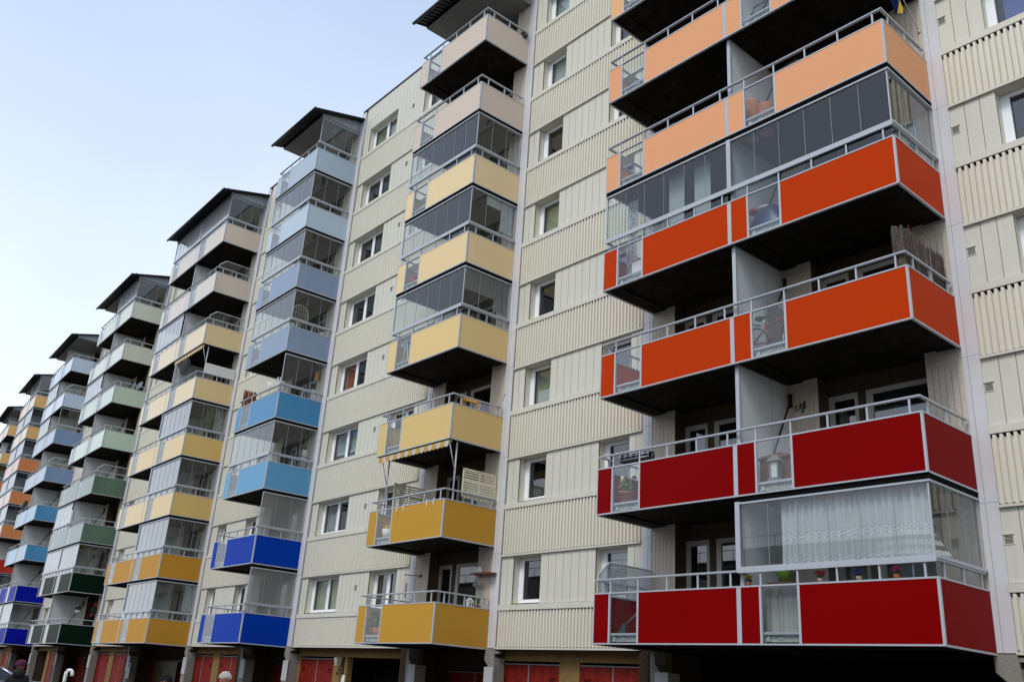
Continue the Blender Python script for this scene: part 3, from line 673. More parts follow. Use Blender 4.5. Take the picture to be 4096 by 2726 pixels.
MB().ball((-2.46, -1.62, 6.44), .07, sq=(.7, .7, 1.4)).build('white_ornament', white_m, t)
# left red balcony, lowest row
t = thing('broom', 'teal broom leaning behind the clear panel of the lowest left balcony', 'broom', (-2.2, -1.55, 3.05))
MB().tube([(-2.33, -1.6, 3.25), (-1.75, -1.3, 3.85)], .014, 6).build('handle', steel, t); MB().add([(-2.5, -1.66, 3.04), (-2.28, -1.66, 3.04), (-2.28, -1.58, 3.04), (-2.5, -1.58, 3.04), (-2.36, -1.63, 3.28), (-2.29, -1.63, 3.28), (-2.29, -1.6, 3.28), (-2.36, -1.6, 3.28)], [(0, 1, 2, 3), (4, 7, 6, 5), (0, 4, 5, 1), (1, 5, 6, 2), (2, 6, 7, 3), (3, 7, 4, 0)]).build('brush', M_('teal_bristles', '#2C4A52', .8), t)

# right red balcony, second row
t = thing('garden_cupboard', 'small brown wooden cupboard with gabled top behind the red balcony glass', 'cupboard', (1.5, -1.25, 5.83))
mb = MB()
for i in range(8): mb.box(1.16 + i * .09, 1.245 + i * .09, -1.5, -1.46, 5.84, 6.4)
mb.box(1.16, 1.88, -1.46, -1.05, 5.84, 6.4); mb.build('body', wood_m, t)
MB().add([(1.1, -1.56, 6.4), (1.94, -1.56, 6.4), (1.94, -1.56, 6.42), (1.66, -1.56, 6.5), (1.1, -1.56, 6.43), (1.1, -1.0, 6.4), (1.94, -1.0, 6.4), (1.94, -1.0, 6.42), (1.66, -1.0, 6.5), (1.1, -1.0, 6.43)], [(0, 1, 2, 3, 4), (9, 8, 7, 6, 5), (0, 5, 6, 1), (1, 6, 7, 2), (2, 7, 8, 3), (3, 8, 9, 4), (4, 9, 5, 0)]).build('top', wood_m, t)
t = thing('lantern', 'grey house shaped lantern with white pane in front of the brown cupboard', 'lantern', (1.62, -1.66, 5.9))
MB().box(1.5, 1.76, -1.76, -1.6, 5.83, 5.94).box(1.52, 1.55, -1.74, -1.71, 5.94, 6.28).box(1.7, 1.73, -1.74, -1.71, 5.94, 6.28).box(1.52, 1.73, -1.64, -1.61, 5.94, 6.28).add([(1.48, -1.78, 6.28), (1.78, -1.78, 6.28), (1.78, -1.58, 6.28), (1.48, -1.58, 6.28), (1.58, -1.7, 6.42), (1.68, -1.7, 6.42), (1.68, -1.66, 6.42), (1.58, -1.66, 6.42)], [(0, 3, 2, 1), (4, 5, 6, 7), (0, 1, 5, 4), (1, 2, 6, 5), (2, 3, 7, 6), (3, 0, 4, 7)]).build('frame', M_('lantern_grey', '#7C7B78', .6), t)
MB().box(1.555, 1.695, -1.72, -1.7, 5.96, 6.27).build('pane', M_('lantern_pane', '#DADCDA', .4), t)
mb = MB(); cx, cz = 1.22, 7.86
mb.tube([(cx + .12, -.03, cz + .14), (cx + .12, -.03, cz - .02)], .02, 6)
mb.tube([(cx + .12, -.03, cz + .1), (cx + .05, -.03, cz + .05), (cx + .03, -.03, cz), (cx + .06, -.03, cz - .03), (cx + .1, -.03, cz - .01)], .011, 6)
mb.tube([(cx + .03, -.03, cz + .12), (cx, -.03, cz), (cx - .05, -.03, cz - .05), (cx - .11, -.03, cz - .01), (cx - .11, -.03, cz + .06), (cx - .07, -.03, cz + .08), (cx - .06, -.03, cz + .04)], .011, 6)
mb.add([(cx + .07, -.03, cz - .12), (cx + .03, -.03, cz - .07), (cx + .05, -.03, cz - .05), (cx + .07, -.03, cz - .06), (cx + .09, -.03, cz - .05), (cx + .11, -.03, cz - .07)], [(0, 1, 2, 3, 4, 5)])
tag(mb.build('wall_hook', black_m), 'black wrought iron scroll hook with a heart on the boarded wall', 'hook')

# orange balconies
def reeds(name, pts, n, z0, z1, m, label, cat='reed screen', jit=.05):
    mb = MB(); tot = len(pts) - 1
    for i in range(n):
        f = i / n * tot; k = min(int(f), tot - 1); g = f - k
        p = [pts[k][a] + (pts[k + 1][a] - pts[k][a]) * g for a in (0, 1)]; h = z1(i / n) if callable(z1) else z1
        x, y = p[0] + random.uniform(-.01, .01), p[1] + random.uniform(-.012, .012); l = random.uniform(-.012, .012)
        mb.tube([(x, y, z0), (x + l, y + l, h + random.uniform(-jit, jit * .5))], random.uniform(.008, .013), 4)
    return tag(mb.build(name, m), label, cat)
reeds('reed_screen', [(4.47, -1.84), (4.66, -1.84), (4.66, -.14)], 165, 9.0, lambda f: 10.36 + .03 * math.sin(f * 14) - .04 * f, reed_m, 'weathered grey reed screen tied to the corner of the orange balcony')
reeds('reed_roll', [(1.0, -.75), (1.18, -.7), (1.5, -.5), (1.95, -.35)], 120, 8.63, lambda f: 10.12 - .5 * max(0, f - .1), reed_m, 'dark unrolled reed mat standing behind the bicycle', jit=.09)
t = thing('closed_parasol', 'closed red parasol standing behind the grey reed screen', 'parasol', (4.35, -.85, 8.63))
MB().lathe((4.35, -.85, 9.3), [(.02, 0), (.13, .05), (.12, .5), (.075, 1.1), (.03, 1.45), (.015, 1.5)], 12).build('fabric', M_('red_fabric', '#A3140F', .9), t)
MB().tube([(4.35, -.85, 8.63), (4.35, -.85, 10.88)], .018, 8).build('pole', wood_m, t)
t = thing('bicycle', 'red bicycle parked behind the clear panel of the orange balcony', 'bicycle', (1.45, -1.35, 8.63))
yb = -1.35
def wheel(c, r):
    w_ = MB(); w_.tube([(c + r * math.cos(i * math.pi / 14), yb, 8.64 + r + r * math.sin(i * math.pi / 14)) for i in range(29)], .02, 6, cap=False); o = w_.build('wheel', black_m, t)
    s_ = MB(); s_.tube([(c + (r - .03) * math.cos(i * math.pi / 14), yb, 8.64 + r + (r - .03) * math.sin(i * math.pi / 14)) for i in range(29)], .009, 4, cap=False)
    for i in range(12): a = i * math.pi / 6; s_.tube([(c, yb, 8.64 + r), (c + (r - .03) * math.cos(a), yb, 8.64 + r + (r - .03) * math.sin(a))], .0035, 3)
    s_.build('rim', steel, o)
wheel(1.0, .36); wheel(2.05, .36)
fr = MB()
for p, q in (((1.0, 9.0), (1.42, 8.95)), ((1.42, 8.95), (1.3, 9.4)), ((1.0, 9.0), (1.32, 9.32)), ((1.42, 8.95), (1.9, 9.4)), ((1.32, 9.33), (1.88, 9.44)), ((1.88, 9.5), (2.05, 9.0))): fr.tube([(p[0], yb, p[1]), (q[0], yb, q[1])], .018, 6)
fr.build('frame', M_('red_enamel', '#8E1A14', .3), t)
MB().tube([(1.3, yb, 9.4), (1.27, yb, 9.52)], .013, 6).build('seat_post', steel, t)
MB().ball((1.17, yb, 9.55), .1, sq=(1.1, 1, .5)).ball((1.32, yb, 9.55), .05, sq=(1.9, .8, .5)).build('saddle', black_m, t)
MB().tube([(1.86, yb, 9.48), (1.84, yb, 9.62), (1.82, yb + .25, 9.64)], .013, 6).tube([(1.84, yb, 9.62), (1.82, yb - .25, 9.64)], .013, 6).build('handlebar', steel, t)
MB().tube([(.72, yb, 9.28), (.82, yb, 9.42), (1.0, yb, 9.46), (1.2, yb, 9.38)], .022, 6).build('mudguard', M_('grey_mudguard', '#3A3F44', .4), t)
MB().tube([(1.42, yb - .05, 8.95), (1.3, yb - .06, 8.84)], .012, 6).box(1.24, 1.32, yb - .16, yb - .06, 8.825, 8.85).build('crank', black_m, t)
t = thing('garden_chair', 'silver tubular garden chair folded beside the red bicycle', 'chair', (1.75, -.95, 8.63))
MB().tube([(1.55, -1.0, 8.64), (1.5, -1.0, 9.3), (1.55, -1.0, 9.4), (1.95, -1.0, 9.34), (2.0, -1.0, 9.25), (2.0, -1.0, 8.64)], .016, 6).tube([(1.6, -.8, 8.64), (1.62, -1.0, 9.05), (2.0, -1.0, 9.05)], .014, 6).build('frame', steel, t)
MB().box(1.56, 1.96, -1.01, -.995, 8.95, 9.32).build('backrest', white_m, t)
MB().box(1.3, 2.15, -1.77, -1.72, 8.67, 8.72).build('plank', wood_m) and tag(bpy.data.objects['plank'], 'pale plank lying along the kick rail below the red bicycle', 'plank')
# third and fourth rows
t = thing('covered_furniture', 'garden furniture under a dark blue tarpaulin behind the upper orange balcony glass', 'covered furniture', (1.5, -1.2, 11.43))
MB().sheet(lambda u, v: (1.48 + (.55 + .06 * math.sin(9 * v)) * math.cos(6.283 * u) * math.cos(1.5 * v) ** .5, -1.2 + .4 * math.sin(6.283 * u) * math.cos(1.5 * v) ** .5, 11.43 + .75 * math.sin(1.52 * v) + .03 * math.sin(25 * u)), 28, 8).build('tarpaulin', M_('blue_tarpaulin', '#28406E', .35, bump=.6, bump_scale=9), t)
tag(MB().ball((1.12, -1.3, 12.2), .13, sq=(1.3, 1, .6)).build('red_bag', M_('red_bag_cloth', '#C0202A', .7)), 'red bag on top of the blue tarpaulin', 'bag')
tag(MB().ball((1.36, -1.3, 12.19), .14, sq=(1.4, 1, .45)).build('white_bag', white_m), 'white bag next to the red one on the blue tarpaulin', 'bag')
tag(MB().sheet(lambda u, v: (4.4 + .1 * (u - .5) * (1 + v), -.32 + .02 * math.sin(u * 14), 13.5 - .55 * v), 10, 4).build('towel', M_('light_blue_towel', '#9DB9D6', .9)), 'light blue towel hanging inside the glazed end of the orange balcony', 'towel')
fm = sheer('fish_cloth', '#D8DCDE', .8); fish_d = M_('fish_print', '#39464C', .9)
def fishcloth(s0, s1, y, z0, z1, label):
    t = thing('fish_curtain', label, 'curtain', (s0, y, z0), 'white curtains printed with fish')
    curtain('cloth', fm, s0, s1, y, z0, z1, t, 3, .03); mb = MB()
    for i in range(16):
        x, z = random.uniform(s0 + .08, s1 - .08), z0 + .1 + (z1 - z0 - .2) * i / 16; a = random.choice((0, .5, 1.4)); l = random.uniform(.05, .085)
        P = [(-1, .0), (-.3, .32), (.55, .1), (1, .35), (1, -.35), (.55, -.1), (-.3, -.32)]
        mb.add([(x + l * (p * math.cos(a) - q * math.sin(a)), y - .045, z + l * (p * math.sin(a) + q * math.cos(a))) for p, q in P], [tuple(range(7))])
    mb.build('fish_print', fish_d, t)
fishcloth(-2.55, -2.2, -1.5, 11.7, 13.75, 'white curtain printed with dark fish nearest the end of the orange balcony')
fishcloth(-1.85, -1.5, -1.0, 11.5, 13.2, 'white fish curtain half hidden farther back in the orange balcony')
for a, b, lb in ((-1.15, -.69, 'white pleated blind hanging left of its twin behind the orange balcony glazing'), (-.37, .1, 'white pleated blind hanging next to the partition behind the orange balcony glazing')):
    mb = MB(); n = 13
    mb.add([(a + (b - a) * i / (2 * n), -1.55 + (.03 if i % 2 else 0), z) for z in (11.45, 13.95) for i in range(2 * n + 1)], [(i, i + 1, 2 * n + 2 + i, 2 * n + 1 + i) for i in range(2 * n)])
    tag(mb.build('pleated_blind', M_('pleated_white', '#C9CAC6', .9)), lb, 'blind', 'white pleated blinds')
tag(MB().box(-2.6, -2.25, -1.1, -.7, 11.43, 12.2).build('brown_box', M_('brown_crate', '#5E2F22', .7)), 'dark brown crate behind the clear panel under the fish curtain', 'crate')
tag(MB().box(-2.3, -1.95, -1.6, -1.2, 11.43, 11.93).box(-2.31, -1.94, -1.61, -1.19, 11.93, 11.96, 1).build('white_box', [white_m, M_('red_lid', '#A5383A', .6)]), 'white storage box with a red lid beside the brown crate', 'box')
t = thing('hanging_lantern', 'tiny white lantern in front of the brown crate', 'lantern', (-2.47, -1.55, 12.2))
MB().box(-2.5, -2.44, -1.58, -1.52, 12.2, 12.22).box(-2.5, -2.49, -1.58, -1.57, 12.22, 12.36).box(-2.45, -2.44, -1.58, -1.57, 12.22, 12.36).box(-2.5, -2.44, -1.58, -1.52, 12.36, 12.38).build('frame', white_m, t); MB().tube([(-2.47, -1.55, 12.38), (-2.47, -1.55, 12.45), (-2.45, -1.55, 12.5)], .006, 4).build('hook', black_m, t)
for x, h, lb in ((1.12, 1.05, 'tall terracotta coloured planter behind the lower peach balcony glass'), (1.5, .78, 'lower round terracotta coloured planter beside the tall one')):
    tag(MB().lathe((x + .08, -1.4, 14.03), [(.001, 0), (.15, 0), (.19, h * .5), (.18, h - .06), (.15, h), (.12, h - .02), (.001, h - .06)], 18).build('planter', M_('terracotta_pale', '#C07A52', .8, speck=.15)), lb, 'planter', 'terracotta planters')
t = thing('metal_chair', 'black wire garden chair behind the upper peach balcony glass', 'chair', (1.6, -1.35, 16.83))
MB().tube([(1.32, -1.4, 16.84), (1.3, -1.4, 17.6), (1.38, -1.4, 17.75), (1.85, -1.4, 17.75), (1.93, -1.4, 17.6), (1.93, -1.4, 16.84)], .018, 6).build('back_frame', black_m, t); MB().tube([(1.32, -1.4, 17.2), (1.6, -1.3, 17.55), (1.92, -1.4, 17.15)], .012, 5).tube([(1.34, -1.4, 17.6), (1.6, -1.4, 17.2), (1.9, -1.4, 17.65)], .012, 5).build('scrolls', black_m, t); MB().box(1.3, 1.95, -1.4, -.95, 17.25, 17.28).build('seat', black_m, t)
# flag by the top right
t = thing('flag', 'blue and yellow flag drooping from a short pole above the peach balcony', 'flag', (4.66, -.02, 15.94))
MB().tube([(4.66, -.012, 15.94), (4.6, -1.0, 16.95)], .012, 6).build('pole', steel, t); MB().ball((4.66, -.02, 15.94), .035).build('holder', steel, t)
fl = MB()
def flag(u, v): return (4.62 - .05 * u - .06 * math.sin(v * 4 + u * 7) - .05 * u, -.62 - .3 * u + .06 * math.sin(u * 9 + v * 2), 16.52 + .3 * u - v * (.5 + .28 * u))
fl.sheet(flag, 10, 8)
for i in range(80):
    if 2 <= i % 10 <= 3: fl.mi[i] = 1
fl.build('cloth', [M_('flag_blue', '#1B2A6B', .9), M_('flag_yellow', '#D9B81A', .9)], t)

# ---- second stack (yellow)
def awning(L, R, zt, label):
    t = thing('awning', label, 'awning', ((L + R) / 2, -1.85, zt), 'rolled in awnings with striped valances')
    n = 18; wd = (R - L) / n; va = MB()
    for i in range(n):
        a = L + i * wd
        for j in range(4):
            x0, x1 = a + wd * j / 4, a + wd * (j + 1) / 4; d0, d1 = .15 + .035 * math.sin(math.pi * j / 4), .15 + .035 * math.sin(math.pi * (j + 1) / 4)
            va.quad([(x0, -1.9, zt), (x1, -1.9, zt), (x1, -1.9, zt - d1), (x0, -1.9, zt - d0)], i % 2)
    va.build('valance', [M_('yellow_stripe', '#BE9848', .9), M_('cream_stripe', '#C4BDAC', .9)], t)
    MB().tube([(L, -1.82, zt + .0), (R, -1.82, zt + .0)], .045, 8).build('roller', M_('yellow_stripe', '#BE9848', .9), t)
    for x in (L + .12, R - .02):
        MB().tube([(x, -1.58, zt - 1.72), (x, -1.58, zt + .02)], .026, 6).build('post', alu, t); MB().tube([(x, -1.86, zt - .02), (x, -1.6, zt - .8)], .016, 6).build('arm', alu, t)
awning(-12.6, -8.95, 8.375, 'yellow and white striped awning rolled in under the third yellow balcony')
awning(-34.25, -30.5, 16.72, 'yellow and white striped awning rolled in above the satellite dish')
def trellis(sx, y0, y1, z0, z1, label):
    mb = MB(); n = 11
    for a, b, c, d in ((y0, y0 + .05, z0, z1), (y1 - .05, y1, z0, z1), ((y0 + y1) / 2 - .02, (y0 + y1) / 2 + .02, z0, z1), (y0, y1, z0, z0 + .05), (y0, y1, z1 - .05, z1)): mb.box(sx - .015, sx + .015, a, b, c, d)
    z = z0 + .08
    for i in range(n):
        h = .045 if i % 4 else .12; mb.box(sx - .008, sx + .008, y0 + .04, y1 - .04, z, min(z + h, z1 - .04)); z += h + .028
        if z > z1 - .06: break
    tag(mb.build('trellis', cream_w), label, 'trellis', 'cream slatted screens on the amber balcony')
trellis(-8.97, -1.28, -.04, 6.85, 7.7, 'cream slatted wooden screen at the near end of the amber balcony')
trellis(-12.6, -1.23, -.06, 6.85, 7.72, 'cream slatted wooden screen at the far end of the amber balcony')
for i, (x, lb) in enumerate(((-11.25, 'first'), (-10.9, 'second'), (-9.72, 'third'), (-9.4, 'fourth'))):
    tag(MB().box(x, x + .03, -PR - .018, -PR - .008, 6.55, 6.74).box(x, x + .03, -PR - .018, -PR + .06, 6.735, 6.75).build('hook', white_m), f'white flower box hook over the amber panel edge, {lb} from the far end', 'hook', 'white hooks on the amber railing')
t = thing('daffodil_pot', 'white patterned pot of yellow daffodils behind the amber balcony glass', 'flower pot', (-12.02, -1.6, 5.86)); MB().lathe((-12.02, -1.65, 5.86), [(.001, 0), (.13, 0), (.18, .27), (.16, .27), (.001, .25)], 14).build('pot', white_m, t); MB().leafy((-12.02, -1.65, 6.17), .15, 80, .045, squash=.5).build('flowers', yel_f, t)
t = thing('planted_pot', 'terracotta pot with dark foliage behind the lowest amber balcony glass', 'flower pot', (-12.0, -1.62, 3.05)); MB().lathe((-12.0, -1.62, 3.04), [(.001, 0), (.12, 0), (.17, .24), (.15, .24), (.001, .22)], 14).build('pot', terra, t); MB().leafy((-12.08, -1.62, 3.55), .27, 170, .07, (0, 1)).build('foliage', [leaf2, leaf_m], t)
t = thing('garden_chair', 'yellow wooden chair back showing above the third yellow railing', 'chair', (-9.4, -.9, 8.63))
MB().tube([(-9.95, -.85, 8.64), (-9.8, -.85, 10.02), (-9.74, -.9, 10.02)], .05, 6).tube([(-9.72, -.9, 10.02), (-9.0, -.9, 9.72)], .055, 6).tube([(-9.0, -.9, 9.72), (-9.0, -.9, 8.64)], .045, 6).build('frame', M_('mustard_wood', '#C08A1E', .6), t); MB().box(-9.85, -9.05, -1.2, -.7, 9.05, 9.1).build('seat', M_('mustard_wood', '#C08A1E', .6), t)
tag(MB().tube([(-8.96, -.27, 8.64), (-8.96, -.27, 9.5), (-8.6, -.2, 10.15)], .014, 6).build('white_pole', white_m), 'thin white pole leaning at the near end of the third yellow balcony', 'pole')
tag(MB().box(-9.56, -8.68, -.3, -.01, 4.845, 4.88).build('wall_shelf', wood_m), 'small brown shelf on the wall of the lowest amber balcony', 'shelf')
tag(MB().lathe((-9.3, -.15, 4.88), [(.001, 0), (.06, 0), (.08, .08), (.05, .15), (.03, .17), (.04, .19)], 12).build('vase', white_m), 'pale vase standing on the small brown shelf', 'vase')
for x, lb in ((-9.45, 'glass jar hanging under the far end of the small brown shelf'), (-9.25, 'glass jar hanging under the middle of the small brown shelf')):
    t = thing('hanging_jar', lb, 'jar', (x, -.15, 4.52), 'glass jars under the shelf'); MB().lathe((x, -.15, 4.5), [(.03, 0), (.075, .03), (.07, .1), (.05, .13)], 12).build('jar', M_('smoky_jar', '#8D8D8B', .15), t); MB().tube([(x, -.15, 4.62), (x, -.15, 4.85)], .006, 4).build('cord', black_m, t)
t = thing('house_lantern', 'white house shaped lantern on the railing of the lowest amber balcony', 'lantern', (-9.0, -.64, 3.91)); MB().box(-9.05, -8.95, -.74, -.55, 3.9, 4.05).build('body', white_m, t); MB().add([(-9.06, -.76, 4.05), (-8.94, -.76, 4.05), (-8.94, -.53, 4.05), (-9.06, -.53, 4.05), (-9.0, -.7, 4.14), (-9.0, -.6, 4.14)], [(0, 3, 2, 1), (0, 1, 4), (1, 2, 5, 4), (2, 3, 5), (3, 0, 4, 5)]).build('roof', white_m, t)
for y in (-.68, -.6): MB().box(-8.951, -8.948, y - .02, y + .02, 3.92, 4.0).build('opening', gap_m, t)
t = thing('green_plant', 'spiky green plant in a red dish beside the white house lantern', 'plant', (-9.0, -.36, 3.91)); MB().lathe((-9.0, -.36, 3.9), [(.001, 0), (.08, 0), (.09, .05), (.001, .04)], 10).build('dish', M_('red_dish', '#6E2318', .6), t)
mb = MB()
for i in range(16): a = i * 2.4; mb.tube([(-9.0, -.36, 3.93), (-9.0 + .04 * math.cos(a), -.36 + .06 * math.sin(a), 4.1 + .02 * (i % 4)), (-9.0 + .1 * math.cos(a), -.36 + .12 * math.sin(a), 4.16 + .03 * (i % 5))], [.012, .01, .002], 4)
mb.build('leaves', leaf_m, t)
t = thing('step_ladder', 'white step ladder and pots behind the fourth yellow balcony glass', 'ladder', (-12.3, -1.55, 11.43))
MB().tube([(-12.4, -1.6, 11.44), (-12.22, -1.6, 12.3)], .022, 5).tube([(-12.0, -1.6, 11.44), (-12.16, -1.6, 12.3)], .022, 5).tube([(-12.36, -1.6, 11.7), (-12.05, -1.6, 11.7)], .02, 4).tube([(-12.32, -1.6, 12.0), (-12.08, -1.6, 12.0)], .02, 4).build('frame', white_m, t)
tag(MB().box(-12.3, -12.0, -1.6, -1.3, 17.03, 17.42).build('cardboard_box', M_('cardboard', '#B79A72', .9)), 'cardboard box behind the sixth yellow balcony glass', 'box')
tag(MB().ball((-12.25, -1.6, 14.5), .16, sq=(1, .8, .7)).ball((-12.1, -1.6, 14.62), .09).build('red_ball_toy', M_('orange_cloth', '#B5502E', .8)), 'orange bundle behind the fifth yellow balcony glass', 'bundle')
tag(MB().leafy((-8.93, -.24, 23.55), .13, 160, .07).build('birds_nest', M_('nest_twigs', '#6A6058', .9)), 'brown tuft of a bird nest on the top beige balcony', 'nest')
def mini_ven(y0, y1, z0, z1, label, sx=-8.99):
    mb = MB(); z = z0
    while z < z1: mb.quad([(sx - .012, y0, z), (sx - .012, y1, z), (sx + .012, y1, z + .014), (sx + .012, y0, z + .014)]); z += .028
    tag(mb.build('slatted_blind', M_('silver_slats', '#9EA3A4', .5)), label, 'blind', 'slatted blinds in the glazed yellow balcony')
mini_ven(-1.8, -.62, 13.2, 13.88, 'wide grey slatted blind at the end of the fourth yellow balcony'); mini_ven(-.58, -.08, 12.8, 13.88, 'narrow grey slatted blind beside the wide one')
for a, b, z, lb in ((-1.2, -.62, 16.35, 'short pale roller blind at the end of the fifth yellow balcony'), (-.6, -.12, 15.6, 'long pale roller blind at the end of the fifth yellow balcony')):
    tag(MB().box(-8.995, -8.985, a, b, z, 16.72).build('roller_blind', M_('pale_blind', '#AEB4B4', .8)), lb, 'blind', 'pale roller blinds at the yellow balcony end')

tag(MB().tube([(-13.0, -.25, 5.02), (-12.42, -.02, 4.98)], .014, 5).box(-12.46, -12.38, -.03, -.001, 4.94, 5.03).build('wall_bracket', M_('rusty_steel', '#4A4440', .7)), 'thin dark bracket sticking out of the wall above the lowest amber balcony', 'bracket')
tag(MB().tube([(-12.75, -.3, 3.05), (-12.75, -.3, 4.72)], .012, 5).tube([(-12.75, -.3, 4.3), (-12.75, -.3, 4.75)], .02, 6, mi=1).build('garden_stake', [white_m, M_('red_tip', '#A02A18', .6)]), 'white stake with a red top standing on the lowest amber balcony', 'stake')
# ---- third stack (blue)
t = thing('rattan_chair', 'pale rattan chair with a tall arched back in the slate blue balcony', 'chair', (-21.2, -1.38, 14.23)); arc = [(-21.0, -1.75, 14.9)] + [(-21.0, -1.39 - .36 * math.cos(a), 15.85 + .36 * math.sin(a)) for a in [i * math.pi / 10 for i in range(11)]] + [(-21.0, -1.03, 14.9)]
MB().tube(arc, .022, 6).build('arch', M_('pale_rattan', '#A9A591', .7), t); mb = MB()
for i in range(7): y = -1.7 + i * .105; mb.tube([(-21.0, y, 14.9), (-21.0, y, 15.85 + math.sqrt(max(0, .36 ** 2 - (y + 1.39) ** 2)))], .009, 4)
for z in (15.1, 15.35, 15.6, 15.85, 16.05): mb.tube([(-21.0, -1.74, z), (-21.0, -1.04, z)], .009, 4)
mb.build('weave', M_('pale_rattan', '#A9A591', .7), t); MB().box(-21.5, -21.02, -1.72, -1.06, 14.85, 14.93).build('seat', M_('pale_rattan', '#A9A591', .7), t)
for x in (-21.45, -21.07):
    for y in (-1.68, -1.1): MB().tube([(x, y, 14.24), (x, y, 14.86)], .02, 5).build('leg', M_('pale_rattan', '#A9A591', .7), t)
reeds('reed_screen', [(-24.4, -1.83), (-24.4, -1.25)], 60, 12.3, 13.14, reed_o, 'orange brown reed screen at the far end of the sky blue balcony')
mb = MB()
for i in range(14): x = -22.0 + i * .09; mb.tube([(x, -1.86, 12.55), (x + random.uniform(-.08, .08), -1.86, 12.75), (x + random.uniform(-.12, .12), -1.86, 12.92 + random.uniform(-.06, .06))], .012, 4)
tag(mb.tube([(-22.05, -1.86, 12.6), (-20.8, -1.86, 12.6)], .012, 4).build('twig_fence', white_m), 'white twig ornament along the sky blue railing', 'ornament')
tag(MB().lathe((-21.2, -.12, 13.28), [(.06, 0), (.1, .06), (.11, .3), (.07, .4), (.02, .42)], 12).build('paper_lamp', M_('amber_shade', '#C08A4A', .8)), 'amber lamp shade by the wall of the sky blue balcony', 'lamp')
t = thing('lattice_bench', 'dark lattice back of a bench in the light blue balcony', 'bench', (-21.3, -.5, 8.63)); mb = MB()
for i in range(10): y = -.85 + i * .08; mb.tube([(-21.15, y, 9.5), (-21.15, y + .3, 9.95)], .01, 4); mb.tube([(-21.15, y + .3, 9.5), (-21.15, y, 9.95)], .01, 4)
mb.tube([(-21.15, -.9, 9.3), (-21.15, -.9, 9.95), (-21.15, -.3, 10.08), (-21.15, .2, 9.95), (-21.15, .2, 9.3)], .022, 6); mb.build('lattice_back', black_m, t); MB().box(-21.6, -21.15, -.9, .2, 9.05, 9.1).build('seat', black_m, t)

# ---- fourth stack
def dish(c, r, face, label):
    t = thing('satellite_dish', label, 'satellite dish', c, 'satellite dishes'); f_ = Vector(face).normalized(); u = f_.cross(Vector((0, 0, 1))).normalized(); v = u.cross(f_); C = Vector(c)
    mb = MB(); mb.sheet(lambda a, b: C + (u * math.cos(a * 6.283) + v * math.sin(a * 6.283)) * r * b - f_ * (.18 * r * (1 - b * b)), 20, 4); mb.build('reflector', M_('grey_dish', '#8B9090', .5), t)
    MB().tube([C - v * r * .9, C + f_ * r * .95 - v * .3 * r], .014, 5).ball(tuple(C + f_ * r * .95 - v * .25 * r), .045).build('receiver_arm', M_('dish_arm', '#B9BCBC', .5), t)
    MB().tube([C - f_ * .18 * r, C - f_ * .3 - v * r * .3, C - f_ * .3 - v * r * 1.3], .022, 6).build('mast', M_('dish_mast', '#77797A', .5), t)
dish((-32.3, -1.95, 16.0), .46, (-.75, -.75, .3), 'grey satellite dish above the third yellow railing under the awning')
dish((-65.3, -1.9, 12.85), .36, (-.6, -.9, .3), 'grey satellite dish on the sky blue railing far away')
dish((-45.5, -.45, 18.3), .3, (.3, -.9, .3), 'small satellite dish by the wall of the pale green balcony')
tag(MB().box(-30.51, -30.49, -1.6, -.05, 15.4, 15.9).build('canvas_screen', M_('white_canvas', '#D9D8D2', .9)), 'white canvas screen at the end of the yellow balcony with the dish', 'screen')
hang('green_curtain', cur_gr, -.95, -.5, -30.95, 12.7, 13.95, 4, .04, 'green curtain inside the glazed yellow balcony', axis='y'); hang('white_curtain', cur_w, -.48, -.03, -30.95, 12.7, 13.95, 5, .04, 'white curtain beside the green one in the glazed yellow balcony', axis='y')
hang('white_curtain', cur_w, -.55, -.03, -30.6, 4.3, 5.5, 6, .05, 'white curtain at the end of the lowest glazed amber balcony', axis='y')
# ---- fifth stack and beyond
tag(MB().ball((-45.6, -.2, 4.75), .16, sq=(.5, 1, 2)).ball((-45.6, -.2, 5.1), .1, mi=1).ball((-45.6, -.3, 4.5), .09, mi=1).build('windsock', [black_m, M_('windsock_red', '#A0202C', .9)]), 'red and black hanging figure at the lowest green balcony', 'ornament')
t = thing('hanging_basket', 'white hanging pot with a plant above the lowest green balcony', 'flower pot', (-46.3, -.9, 4.6)); MB().lathe((-46.3, -.9, 4.58), [(.001, 0), (.1, 0), (.14, .16), (.001, .15)], 10).build('pot', white_m, t); MB().leafy((-46.3, -.9, 4.82), .16, 60, .06).build('leaves', leaf2, t)
t = thing('closed_parasol', 'closed dark blue parasol on the farthest amber balcony', 'parasol', (-88.2, -1.4, 20.65)); MB().lathe((-88.2, -1.4, 20.8), [(.02, 0), (.2, .1), (.14, .6), (.03, 1.2)], 8).build('fabric', M_('navy_fabric', '#1B2238', .9), t); MB().tube([(-88.2, -1.4, 19.85), (-88.2, -1.4, 22.05)], .03, 6).build('pole', steel, t)

